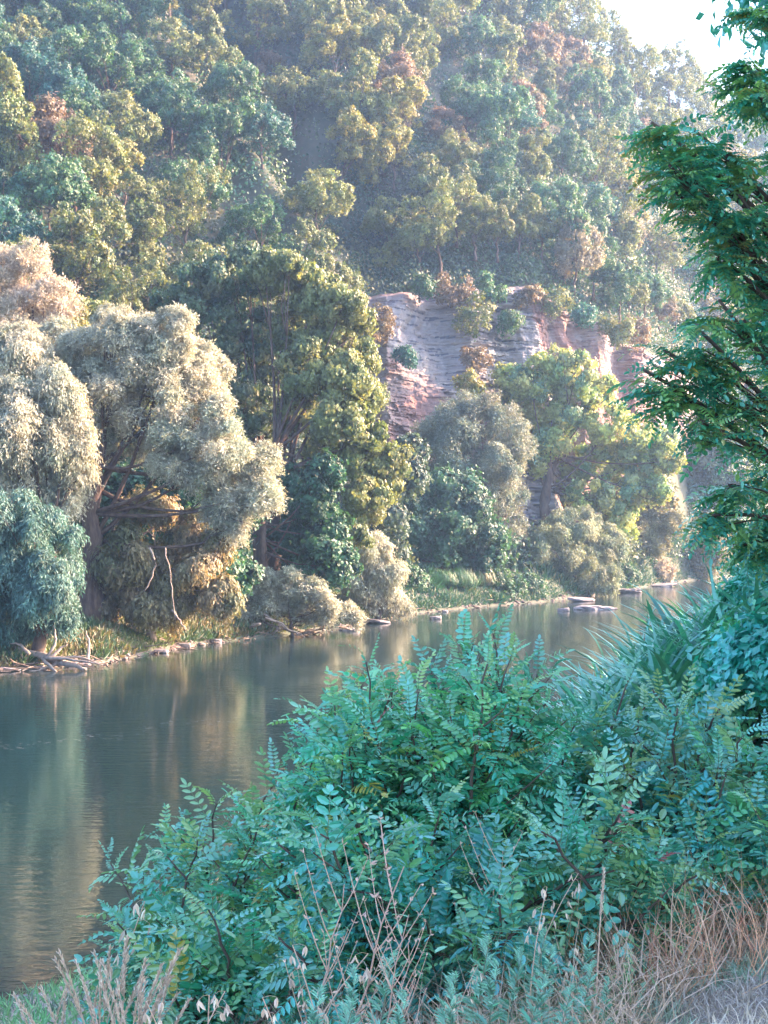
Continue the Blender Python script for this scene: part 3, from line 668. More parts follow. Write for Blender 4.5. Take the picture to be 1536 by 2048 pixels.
BL = np.array([(-.5, 0, 0), (.5, 0, 0), (.45, .35, .10), (-.45, .35, .10), (.33, .7, .0), (-.33, .7, .0), (0, 1, -.28)])
BLF = [np.array([[0, 1, 2, 3], [3, 2, 4, 5]]), np.array([[5, 4, 6]])]
def tussocks():
    rng = np.random.default_rng(43)
    for i, (px, Y, h, lab) in enumerate([(915, 90, 1.5, 'lush green sedge tussock hanging over the water, middle of three'), (880, 89, 1.1, 'short green sedge tussock at the water, left of three'), (955, 92, 1.3, 'straw-edged sedge tussock at the water, right of three')]):
        h *= .8; x = (px - 768) / FPX * Y; z = max(hill_z(x, Y), .05)
        root = empty('sedge_tussock', (x, Y, z)); tag(root, lab, 'sedge', 'sedge tussocks on the far shore')
        n = 700; a = rng.uniform(0, 6.28, n); r = rng.uniform(0, 1.3, n) * rng.uniform(.5, 1, n)
        P = np.stack([np.cos(a) * r, np.sin(a) * r * .5, 0 * a], -1); f = np.stack([np.cos(a) * .5, np.sin(a) * .5, np.full(n, 1.)], -1) + rng.normal(size=(n, 3)) * .4
        L = h * rng.uniform(.35, 1.1, n); T = BL.copy(); T[:, 2] *= -1.6
        mb = MB(); mb.scatter(T, BLF, P, f, np.stack([-np.cos(a), -np.sin(a), .3 + 0 * a], -1), np.stack([np.full(n, .05), L, L], -1), shades(rng, n, [(.05, .14, .06), (.08, .16, .07), (.20, .17, .10)] if i == 2 else [(.035, .12, .06), (.06, .16, .07)]))
        mb.build('leaves', M_grass, root)
tussocks()

# stones
def stone_mesh(seed, flat=.45):
    rng = np.random.default_rng(seed)
    n, m = 18, 12
    u = np.linspace(0, 2 * np.pi, n, endpoint=False); w = np.linspace(0, np.pi, m)
    U, W = np.meshgrid(u, w, indexing='ij'); d = np.stack([np.sin(W) * np.cos(U), np.sin(W) * np.sin(U), np.cos(W)], -1)
    r = 1 + .28 * fbm(d * 1.5 + seed, 3, seed) + .06 * fbm(d * 6, 2, seed + 1)
    cut = np.minimum(d * r[..., None], np.array([.85, .85, .62])); V = cut * np.array([1, .65, flat])
    i = np.arange(n)[:, None] * m; i2 = ((np.arange(n) + 1) % n)[:, None] * m; j = np.arange(m - 1)[None]
    return V.reshape(-1, 3), np.stack([i + j, i + j + 1, i2 + j + 1, i2 + j], -1).reshape(-1, 4)

def stones():
    rng = np.random.default_rng(51)
    spec = [(365, 1292, 34, 'flat pale stone at the waterline, second from the right of the left group'), (322, 1302, 38, 'broad flat grey stone at the waterline left of the pale flat one'), (278, 1304, 26, 'upright blocky pale stone at the grassy shore'),
            (430, 1283, 30, 'pale stone farthest right of the group on the left shore'), (404, 1287, 14, 'small stone just left of the rightmost shore stone'), (20, 1338, 46, 'low reddish slab under the driftwood at the left edge'),
            (78, 1334, 24, 'small reddish stone under the driftwood trunk'), (700, 1258, 40, 'grey slab on the point under the silvery shrub'), (752, 1243, 60, 'long flat slab lying in the shallows below the point'), (240, 1312, 22, 'small brown stone left of the blocky one'),
            (1127, 1219, 24, 'small rounded stone standing in the river left of the long rock'), (872, 1235, 22, 'low pale stone in the river off the sedge'), (890, 1221, 13, 'tiny pale stone at the foot of the sedge tussocks'),
            (1165, 1199, 60, 'dark flat ledge at the shore under the round bush'), (1255, 1182, 60, 'flat grey ledge on the shore right of the round bush'), (1330, 1170, 50, 'pale ledge at the far shore beside the driftwood')]
    for i, (px, py, w, lab) in enumerate(spec):
        Y = CAMZ * FPX / (py + 3 - HORY); p = at(px, py, Y); W = w / FPX * Y / 2
        V, F = stone_mesh(60 + i, .16 if w > 45 else .3 if w > 34 else .55)
        mb = MB(); mb.add(V * W * 1.1, F); o = mb.build('stone', M_stone); o.location = (p[0], Y, .02 + W * .08); o.rotation_euler = (rng.normal() * .08, rng.normal() * .08, rng.normal() * .3)
        tag(o, lab, 'stone', 'stones along the far shore')
    Y = CAMZ * FPX / (1219 - HORY); x = (1188 - 768) / FPX * Y
    mb = MB()
    for k, (dx, s, h) in enumerate([(-.75, .5, .42), (-.15, .8, .38), (.5, .8, .3), (1.05, .45, .2)]):
        V, F = stone_mesh(90 + k, h); mb.add(V * s + [dx, .1 * k, 0], F)
    o = mb.build('stone', M_stone); o.location = (x, Y, .03); tag(o, 'long low pale rock lying in the river, right of the small rounded one', 'stone', 'stones along the far shore')
    V, F = stone_mesh(99, .6); mb = MB(); mb.add(V * .13, F); o = mb.build('stone', M_stone); o.location = (-3.72, 14.9, .1); tag(o, 'single pale stone on the near shore at the bottom left', 'stone')
    # small gravelly stones of the shore
    n = 700; px = np.concatenate([rng.uniform(-50, 460, n // 2), rng.uniform(640, 1450, n - n // 2)]); v = rng.uniform(.58, .80, n); x, y, z, _ = hill(px, v)
    V, F = stone_mesh(120, .5); S = .04 + .2 * rng.random(n) ** 3
    mb = MB(); mb.scatter(V, F, np.stack([x, y, z], -1), rng.normal(size=(n, 3)) * [1, 1, .1], np.array([[0, 0, 1.]]) + rng.normal(size=(n, 3)) * .2, S, np.clip(rng.uniform(.5, 1, (n, 1)) * np.array([1, .92, .85]), 0, 1))
    tag(mb.build('gravel', M_stone), 'pebbles and small stones strewn along the waterline of the far shore', 'gravel', kind='stuff')
stones()

def driftwood():
    rng = np.random.default_rng(61)
    Y0 = 50.
    def P(px, py, dy=0.): return at(px, py, Y0 + dy)
    root = empty('driftwood', P(100, 1325)); tag(root, 'forked grey driftwood trunk with roots lying half in the water at the left', 'driftwood')
    mb = MB(); mb.tube(local(root, curve_pts([P(28, 1298, 1), P(80, 1312, .5), P(125, 1326)], 8, rng, .02)), np.linspace(.11, .17, 8), 8)
    mb.tube(local(root, curve_pts([P(120, 1322), P(150, 1331, -.3), P(172, 1340, -.6)], 7, rng, .02)), np.linspace(.13, .05, 7), 7); mb.build('trunk', M_palebark, root, True)
    for q in ([P(90, 1316), P(140, 1318, -.5), P(205, 1330, -1)], [P(100, 1318), P(150, 1312, -.3), P(210, 1327, -.4)], [P(85, 1318), P(108, 1340, -.6), P(120, 1352, -.8)], [P(95, 1315), P(112, 1285, .2), P(108, 1250, .3)],
              [P(100, 1315), P(125, 1295, .2), P(135, 1290, .2)], [P(175, 1322, -.3), P(180, 1290, 0), P(172, 1262, 0)], [P(60, 1308), P(40, 1290, .2), P(20, 1285, .4)], [P(110, 1330), P(80, 1340, -.4), P(55, 1343, -.5)]):
        mb = MB(); mb.tube(local(root, curve_pts(q, 8, rng, .02)), np.linspace(.07, .02, 8), 6); mb.build('branch', M_palebark, root, True)
    # fallen branches below the silvery shrub
    for (segs, lab, Yb) in (([[(530, 1235), (580, 1262), (605, 1272)], [(560, 1250), (545, 1268)], [(520, 1250), (480, 1258), (440, 1256)]], 'bare fallen branches tangled in the water below the silvery shrub', 64),
                            ([[(610, 1262), (660, 1254), (705, 1262)], [(640, 1256), (655, 1245)], [(590, 1268), (630, 1262), (650, 1268)]], 'reddish bare branch at the waterline right of the tangled ones', 66),
                            ([[(760, 1222), (800, 1230), (835, 1222)], [(790, 1228), (770, 1212)], [(720, 1230), (750, 1226)]], 'thin fallen branch on the point below the upright willow shrub', 77),
                            ([[(1275, 1168), (1300, 1160), (1312, 1175)], [(1290, 1164), (1270, 1158)], [(1300, 1162), (1330, 1166)]], 'small reddish driftwood on the far shore', 124)):
        r0 = at(segs[0][0][0], segs[0][0][1], Yb); rt = empty('fallen_branch', r0); tag(rt, lab, 'branch', 'dead branches along the far shore')
        for sg in segs:
            for rep in range(2):
                mb = MB(); q = [at(a + rng.normal() * 6 * rep, b + rng.normal() * 4 * rep, Yb + rng.normal() * .4) for a, b in sg]
                mb.tube(local(rt, curve_pts(q, 7, rng, .04)), np.linspace(.06, .02, 7), 5); mb.build('branch', M_palebark, rt, True)
    # pale dead limbs of the vine-draped tree and its neighbours
    for i, (q, r, lab) in enumerate([([(300, 1095), (312, 1130), (300, 1165), (288, 1185)], .06, 'pale bent bare stem hanging in the vines, left of two'), ([(332, 1095), (340, 1150), (345, 1190), (350, 1240)], .04, 'thin pale bare stem hanging in the vines, right of two'), ([(345, 1220), (362, 1245), (372, 1262)], .06, 'short bare stick leaning on the bank below the vines')]):
        mb = MB(); pts = curve_pts([at(a, b, 54.5) for a, b in q], 10, rng, .02); mb.tube(pts, np.linspace(r * .7, r * .4, 10), 6)
        tag(mb.build('bare_stem', M_palebark, None, True), lab, 'branch')
driftwood()

# ------------------------------------------------------------------ compound leaves of the locusts
def leaflet(w=.42, fold=.10, k=3):
    """oval leaflet, y along, folded along the midrib"""
    t = np.array([.18, .5, .82]); hw = np.array([.72, 1.0, .68]) * w / 2
    V = [(0, 0, 0)] + [(hw[i], t[i], fold * hw[i] * 2 + .02) for i in range(3)] + [(0, 1.0, -.02)] + [(-hw[i], t[i], fold * hw[i] * 2 + .02) for i in range(3)]
    return np.array(V), np.array([[0, 1, 2, 3, 4], [0, 4, 7, 6, 5]])
def compound(seed, pairs=8, ll=.20, arch=.35, hang=.35, w=.44):
    """pinnate leaf of unit length along y, z up; returns leaflets and rachis (as thin strips)"""
    rng = np.random.default_rng(seed); V, F = leaflet(w)
    out = []; faces = []
    s = np.linspace(.16, .97, pairs)
    def rp(t): return np.array([0.06 * math.sin(seed) * t * t, t * (1 - .12 * arch * t), arch * (.35 * t - .75 * t * t)])
    n = 0
    for i, t in enumerate(s):
        p = rp(t); sz = ll * (.70 + .38 * math.sin(math.pi * min(t * 1.02, 1))) * rng.uniform(.78, 1.14)
        for sd in (-1, 1):
            if rng.random() < .05: continue
            h = hang * rng.uniform(.4, 1.5)
            f = unit(np.array([sd * 1., .35 + .25 * t + rng.normal() * .10, -h])); nm = unit(np.array([sd * h * .7, rng.normal() * .18, 1.]))
            x = unit(np.cross(f, nm)); z = np.cross(x, f)
            out.append(p + sz * (V[:, :1] * x + V[:, 1:2] * f + V[:, 2:] * z)); faces.append(F + n); n += len(V)
    p = rp(1.0); f = unit(rp(1.) - rp(.93)); nm = np.array([0, .3, 1.]); x = unit(np.cross(f, nm)); z = np.cross(x, f)
    out.append(p + ll * (V[:, :1] * x + V[:, 1:2] * f + V[:, 2:] * z)); faces.append(F + n); n += len(V)
    ts = np.linspace(0, 1, 5); rv = []
    for t in ts: q = rp(t); wd = .007 * (1.1 - .6 * t); rv += [q + [-wd, 0, 0], q + [wd, 0, 0], q + [0, 0, -wd * 1.6]]
    rv = np.array(rv); rf = []
    for i in range(4):
        a = i * 3
        rf += [[a, a + 1, a + 4, a + 3], [a + 1, a + 2, a + 5, a + 4], [a + 2, a, a + 3, a + 5]]
    return np.concatenate(out), np.concatenate(faces), rv, np.array(rf)
CL = [compound(300 + i, pairs=6 + i % 5, ll=.21 - .014 * (i % 5), arch=.1 + .2 * (i % 6), hang=.08 + .18 * (i % 5), w=.40 + .06 * (i % 3)) for i in range(24)]
def scatter_compound(mb, rb, rng, P, f, nm, S, cols):
    k = rng.integers(0, len(CL), len(P))
    for i in range(len(CL)):
        m = k == i
        if not m.any(): continue
        mb.scatter(CL[i][0], CL[i][1], P[m], f[m], nm[m], S[m], cols[m])
        rb.scatter(CL[i][2], CL[i][3], P[m], f[m], nm[m], S[m], np.array([(.16, .26, .12)]))

LOC = np.array([(.025, .34, .27), (.05, .44, .34), (.18, .50, .20), (.05, .42, .40)])
LTIP = np.array([(.30, .58, .42), (.46, .58, .20), (.28, .56, .50)])  # young-leaf tints; their paleness also paints in sky light on the upper sprays

def locust_shrub(label, base, tips, seed, leafS=.27, twigs=5, name='locust_shrub', group='young locust shrubs of the near bank', lowest=.22):
    rng = np.random.default_rng(seed)
    bx, bY = (base[0] - 768) / FPX * base[1], base[1]; bz = float(near_z(bx, bY))
    root = empty(name, (bx, bY, bz)); tag(root, label, 'shrub', group)
    st = MB(); lf = MB(); rb = MB(); hue = np.array([rng.uniform(.7, 1.9), rng.uniform(.9, 1.1), rng.uniform(.8, 1.05)])
    P, Fd, Nm, S, Cc = [], [], [], [], []
    def leaves_on(pts, n, s0, s1, sc, tipc, up=.2):
        L = len(pts) - 1; t = np.linspace(s0, s1, n)
        a0 = rng.uniform(0, 6.28)
        for i, q in enumerate(t):
            u = q * L; j = min(int(u), L - 1); p = pts[j] + (pts[j + 1] - pts[j]) * (u - j); d = unit(pts[j + 1] - pts[j])
            a = a0 + i * 2.4 + rng.normal() * .3
            side = unit(np.cross(d, [math.cos(a), math.sin(a), .3]))
            near_tip = max(0., (q - .78) / .22)
            f = unit(side * (1 - .45 * near_tip) + d * (.45 + .7 * near_tip) + np.array([0, 0, up - .25 * (1 - q)]))
            nm = unit(np.array([0, 0, 1.]) + rng.normal(size=3) * .28 + d * .3)
            P.append(p); Fd.append(f); Nm.append(nm); S.append(sc * rng.uniform(.5, 1.25) * (1 - .45 * near_tip))
            c = LOC[rng.integers(4)] * rng.uniform(.6, 1.3) * hue
            w = tipc * np.clip((q - .4) / .5, 0, 1) * rng.uniform(.3, 1); tc = LTIP[rng.integers(3)]
            c = c * (1 - w) + tc * w
            if rng.random() < .012: c = np.array([.55, .42, .06])
            if rng.random() < .003: c = np.array([.50, .09, .10])
            Cc.append(c)
    for (px, py, *r) in tips:
        Yt = r[0] if r else bY + rng.uniform(-.5, .5)
        tip = local(root, at(px, py + (48 if py < 1600 else 20), Yt)); b = np.array([rng.normal() * .22, rng.normal() * .22, -.1])
        H = np.linalg.norm(tip - b)
        mid = b * .45 + tip * .55 + np.array([(b[0] - tip[0]) * .12, 0, .10 * H]) + rng.normal(size=3) * .05
        tt = np.linspace(0, 1, 14)[:, None]; pts = b * (1 - tt) ** 2 + 2 * mid * tt * (1 - tt) + tip * tt ** 2 + rng.normal(size=(14, 3)) * .008
        st.tube(pts, np.linspace(.014, .0035, 14), 6)
        leaves_on(pts, int(10 + H * 11), lowest, 1.0, leafS, .85)
        for k in range(twigs):
            q = rng.uniform(.3, .85); j = int(q * 13); s = pts[j]; d = unit(pts[min(j + 1, 13)] - pts[j]); a = rng.uniform(0, 6.28)
            dr = unit(np.array([math.cos(a), math.sin(a) * .8, .25]) + d * .5); Lg = H * rng.uniform(.16, .36) * (1.25 - q)
            tw = s + dr * Lg * np.linspace(0, 1, 6)[:, None] + np.array([0, 0, .10]) * (np.linspace(0, 1, 6) ** 2)[:, None] * Lg
            st.tube(tw, np.linspace(.006, .0025, 6), 5); leaves_on(tw, 7, .2, 1., leafS * .85, .45)
    scatter_compound(lf, rb, rng, np.array(P), np.array(Fd), np.array(Nm), np.array(S), np.array(Cc))
    st.build('stems', M_bark, root, True)
    lo = lf.build('leaves', M_locust, root); rb.build('leaf_stalks', M_grass, lo)
    return root

locust_shrub('locust shrub leaning out over the river, farthest left of the leafy thicket', (430, 7.2), [(215, 1700), (320, 1640), (290, 1720), (240, 1830), (430, 1560), (400, 1660), (500, 1550), (560, 1480), (470, 1640), (350, 1770), (540, 1600), (300, 1900)], 401, twigs=4)
locust_shrub('tall locust shrub whose yellow-green tip stands against the river, left of centre', (720, 6.6), [(625, 1470), (660, 1400), (700, 1350), (735, 1270), (780, 1330), (660, 1520), (760, 1450), (720, 1560), (600, 1580), (820, 1400), (700, 1420), (740, 1380), (800, 1370), (770, 1400), (830, 1360), (680, 1400), (720, 1320), (745, 1300), (650, 1440), (690, 1460), (630, 1510), (735, 1350), (670, 1350), (790, 1310)], 402, twigs=5)
locust_shrub('tall pale-tipped locust shrub rising highest at the centre of the thicket', (930, 6.3), [(860, 1290), (915, 1255), (950, 1240), (985, 1215), (1020, 1265), (990, 1330), (900, 1380), (960, 1430), (860, 1480), (1030, 1420), (1080, 1300), (970, 1275), (930, 1300), (885, 1320), (1010, 1310), (1045, 1340), (840, 1340), (950, 1350)], 403, twigs=5)
locust_shrub('locust shrub with yellowish new leaves in the dip right of the highest one', (1130, 7.0), [(1090, 1430), (1150, 1390), (1200, 1400), (1170, 1440), (1220, 1410), (1110, 1500), (1240, 1440), (1060, 1490), (1170, 1520), (1050, 1560)], 404, twigs=5)
locust_shrub('locust shrub with long upright silvery sprays below the reeds', (1310, 6.6), [(1260, 1310), (1300, 1330), (1380, 1350), (1340, 1420), (1440, 1370), (1290, 1360), (1350, 1370), (1410, 1400), (1250, 1480), (1390, 1480), (1310, 1530)], 405, twigs=5)
locust_shrub('locust shrub at the right edge of the thicket', (1480, 6.0), [(1490, 1420), (1450, 1500), (1530, 1440), (1510, 1560), (1570, 1500), (1400, 1600), (1480, 1650), (1540, 1700)], 406, twigs=4)
locust_shrub('broad dark locust shrub in the middle front of the thicket', (760, 5.5), [(560, 1670), (640, 1640), (720, 1620), (800, 1640), (880, 1600), (620, 1780), (700, 1750), (800, 1780), (900, 1720), (980, 1650), (560, 1860), (860, 1860), (1000, 1760)], 407, twigs=6, leafS=.27)
locust_shrub('locust shrub arching over the tawny grass at the right front', (1220, 5.6), [(1080, 1640), (1160, 1620), (1240, 1600), (1320, 1650), (1420, 1640), (1400, 1730), (1480, 1720), (1330, 1760), (1130, 1740), (1230, 1720), (1330, 1740), (1060, 1830), (1200, 1780)], 408, twigs=5)
locust_shrub('low locust shrub at the left foot of the thicket above the dry oats', (430, 5.8), [(300, 1900), (350, 1830), (420, 1800), (500, 1820), (560, 1900), (330, 1980), (450, 1960), (540, 2000), (620, 1960), (280, 2020), (400, 2040)], 409, twigs=5)

# ------------------------------------------------------------------ the big locust at the right
def locust_tree(name, label, X, Y, lobes, seed, n, leafS, twigs=True, H=7.5, group=None):
    rng = np.random.default_rng(seed)
    bz = float(near_z(X, Y)); root = empty(name, (X, Y, bz)); tag(root, label, 'tree', group)
    Ls = [tuple(local(root, l[:3])) + (l[3],) * 3 for l in lobes]
    tb = MB(); lf = MB(); rb = MB()
    tr = np.array([[0, 0, -.3], [.05, 0, 2], [-.05, .1, 4], [-.1, 0, 6.], [0, 0, H]]); tr = curve_pts(tr, 12); tb.tube(tr, np.linspace(.22, .06, 12), 9)
    P, Fd, Nm = [], [], []
    per = n // len(Ls)
    for l in Ls:
        e = np.array(l[:3]); j = int(np.clip((e[2] - 1.2) / H * 11, 2, 10)); s = tr[j]
        mid = (s + e) / 2 + np.array([0, 0, .25])
        tt = np.linspace(0, 1, 10)[:, None]; q = s * (1 - tt) ** 2 + 2 * mid * tt * (1 - tt) + e * tt ** 2
        tb.tube(q, np.linspace(.032, .010, 10), 6)
        m = 0; nt = max(4, per // 14)
        for _ in range(nt):
            b = q[rng.integers(5, 10)]; g = e + unit(rng.normal(size=3)) * l[3] * rng.uniform(.5, 1.0)
            b = b + (g - b) * .05
            ts = np.linspace(0, 1, 7)[:, None]; w = b + (g - b) * ts + np.array([0, 0, -.12]) * ts ** 2 * np.linalg.norm(g - b)
            tb.tube(w, np.linspace(.009, .0025, 7), 4)
            k = 14; u = rng.uniform(.25, 1, k); p = b + (g - b) * u[:, None] + np.array([0, 0, -.12]) * (u ** 2)[:, None] * np.linalg.norm(g - b)
            a = rng.uniform(0, 6.28, k); dr = unit(g - b)
            f = np.stack([np.cos(a), np.sin(a), np.full(k, -.25)], -1) + dr * .6 + rng.normal(size=(k, 3)) * .15
            P.append(p); Fd.append(f); Nm.append(np.array([[0, 0, 1.]]) + rng.normal(size=(k, 3)) * .3)
    P, Fd, Nm = np.concatenate(P), unit(np.concatenate(Fd)), unit(np.concatenate(Nm)); n = len(P)
    c = np.array([(.05, .36, .27), (.11, .45, .26), (.30, .52, .16)])[rng.integers(0, 3, n)] * rng.uniform(.75, 1.25, (n, 1))
    yl = rng.random(n) < .06; c[yl] = np.array([.38, .34, .08])  # scattered yellow leaves stand in for sun shining through the crown
    scatter_compound(lf, rb, rng, P, Fd, Nm, leafS * rng.uniform(.75, 1.2, n), c)
    tb.build('trunk', M_bark, root, True); lo = lf.build('crown', M_locust, root); rb.build('leaf_stalks', M_grass, lo)
    return root, n
def RL(px, py, r, Y): p = at(px, py, Y); return (p[0], p[1], p[2], r / FPX * Y)
def RT(px, py, r, Y): return RL(px + 38, py, r * .8, Y)
lob = [RT(*a) for a in [(1490, 950, 45, 9.8), (1470, 1040, 45, 9.8), (1540, 900, 40, 9.8), (1265, 245, 18, 8.8), (1300, 330, 30, 8.8), (1290, 290, 45, 9), (1350, 260, 45, 9.3), (1400, 300, 55, 9), (1440, 390, 60, 9), (1340, 350, 50, 8.8), (1310, 380, 35, 9), (1390, 450, 50, 9), (1400, 510, 35, 9), (1500, 330, 60, 9.6), (1490, 450, 70, 9.4),
    (1500, 180, 45, 9.5), (1470, 130, 28, 9.2), (1440, 120, 16, 9.2), (1490, 20, 38, 9.6), (1480, 190, 24, 9), (1400, 600, 50, 9), (1350, 650, 55, 8.8), (1290, 700, 50, 8.8), (1250, 740, 30, 8.8), (1310, 780, 55, 8.8), (1380, 720, 60, 9), (1450, 640, 70, 9.2),
    (1460, 560, 50, 9.4), (1510, 560, 55, 9.6), (1360, 840, 35, 8.8), (1420, 790, 50, 9), (1500, 750, 70, 9.4), (1530, 660, 60, 10), (1420, 970, 36, 9.3), (1390, 1030, 30, 9.2), (1540, 1000, 50, 9.6), (1450, 1090, 30, 9.6), (1540, 1120, 50, 9.6)]]
print(locust_tree('locust_tree', 'large locust tree hanging its feathery branches into the view from the right edge', 3.5, 10.2, lob, 501, 2100, .24)[1])

# neighbours of that locust, standing just outside the view to the right; they shade the thicket
def shade_trees():
    rng = np.random.default_rng(511)
    proto = None
    for i, (x, y, s) in enumerate([(8.0, 6.9, 1.0), (8.0, 14.5, 1.0), (13.5, 18.5, 1.1), (15.0, 9.5, 1.0), (11.5, 3.6, .95), (17.0, 15.0, 1.3)]):
        if proto is None:
            root = empty('locust_tree', (0, 0, 0)); tag(root, 'locust tree of the row beyond the right edge of the view', 'tree', 'locust trees beyond the right edge')
            lb = [(rng.normal() * 1.6, rng.normal() * 1.6, rng.uniform(1.4, 9.5), rng.uniform(.9, 1.5)) for _ in range(30)]
            tb = MB(); limbs(tb, (0, 0, -.3), (0, 0, 5), lb, rng, .2, .3); tb.build('trunk', M_bark, root, True)
            cb = MB(); crown(cb, lb, rng, 9000, 7, .20, .5, LOC, spray=.5, droop=.4, sub=12); cb.build('crown', M_locust, root)
            proto = root; kk = kids_of(root); o = root
        else: o = copy_tree(proto, kk)
        o['label'] = ['dense locust tree just outside the right edge beside the tall shrubs', 'second locust tree of the row outside the right edge, behind the reeds', 'locust tree farthest along the bank outside the right edge', 'tall locust tree set back from the bank outside the right edge', 'smallest locust tree, nearest to the viewer outside the right edge', 'tallest locust tree, farthest to the right outside the view', 'locust tree behind the smallest one outside the right edge'][i]
        o.location = (x, y, float(near_z(x, y))); o.rotation_euler = (0, 0, i * 1.3); o.scale = (s, s, s)
shade_trees()

# ------------------------------------------------------------------ reeds
def reeds():
    rng = np.random.default_rng(601); st = MB(); mb = MB()
    n = 760
    Y = rng.uniform(10.5, 21, n); px = rng.uniform(1150, 1700, n)
    lim = np.interp(px, [1150, 1180, 1260, 1350, 1450, 1540, 1700], [1420, 1370, 1300, 1250, 1200, 1150, 1100]) + rng.uniform(0, 90, n)
    x = (px - 768) / FPX * Y; z0 = near_z(x, Y); z1 = CAMZ + (HORY - lim) / FPX * Y
    ok = (z1 - z0 > .8) & (z1 - z0 < 3.6); x, Y, z0, z1 = x[ok], Y[ok], z0[ok], z1[ok]; n = len(x)
    P, Fd, S = [], [], []
    for i in range(n):
        H = z1[i] - z0[i] - .25; ln = rng.normal(size=2) * .1
        pts = np.array([[x[i] + ln[0] * t * H, Y[i] + ln[1] * t * H, z0[i] - .05 + t * H] for t in np.linspace(0, 1, 5)])
        st.tube(pts, np.linspace(.008, .003, 5), 4, col=(.12, .26, .14))
        k = 11; t = np.linspace(.25, 1, k); a = rng.uniform(0, 6.28, k)
        p = np.stack([np.interp(t, np.linspace(0, 1, 5), pts[:, q]) for q in range(3)], -1)
        P.append(p); Fd.append(np.stack([np.cos(a), np.sin(a), 1.1 + 1.2 * t ** 3], -1)); S.append(rng.uniform(.6, 1.0, k) * (1.05 - .25 * t))
    P, Fd, S = np.concatenate(P), unit(np.concatenate(Fd)), np.concatenate(S); m = len(P)
    T = np.array([(-.35, 0, 0), (.35, 0, 0), (.5, .28, .02), (-.5, .28, .02), (.42, .55, -.06), (-.42, .55, -.06), (.26, .8, -.22), (-.26, .8, -.22), (0, 1, -.42)])
    F = [np.array([[0, 1, 2, 3], [3, 2, 4, 5], [5, 4, 6, 7]]), np.array([[7, 6, 8]])]
    nm = np.array([0, 0, 1.]) - Fd * .1 + rng.normal(size=(m, 3)) * .15
    mb.scatter(T, F, P, Fd, nm, np.stack([np.full(m, .042) * rng.uniform(.7, 1.3, m), S, S], -1), shades(rng, m, [(.06, .32, .24), (.10, .38, .27), (.18, .44, .28)]))
    root = empty('reeds', (0, 0, 0)); tag(root, 'dense bed of blue-green reeds on the right bank beside the river', 'reeds', kind='stuff')
    st.build('stems', M_grass, root); mb.build('blades', M_locust, root)
    # leafy weeds behind and between at the right edge
    cb = MB(); lb = [RL(*a) for a in [(1530, 1260, 80, 11.5), (1590, 1220, 90, 11.5), (1480, 1340, 60, 10), (1560, 1330, 80, 9.5), (1550, 1170, 50, 12), (1590, 1130, 70, 12)]]
    rng = np.random.default_rng(603)
    crown(cb, lb, rng, 6000, 6, .075, .55, LOC, spray=.22, droop=.4, sub=16, subr=.34)
    rt = empty('bramble_shrub', (at(1500, 1300, 11)[0], 11, float(near_z(at(1500, 1300, 11)[0], 11)))); tag(rt, 'dark blue-green leafy shrub at the right edge below the locust branches', 'shrub')
    off = np.array(rt.location); cb.V = [v - off for v in cb.V]; cb.build('leaves', M_locust, rt)
    tb = MB(); limbs(tb, (0, 0, -.1), (0, 0, .6), [tuple(np.array(l[:3]) - off) + (l[3],) for l in lb], rng, .035, .05); tb.build('stems', M_bark, rt, True)
reeds()

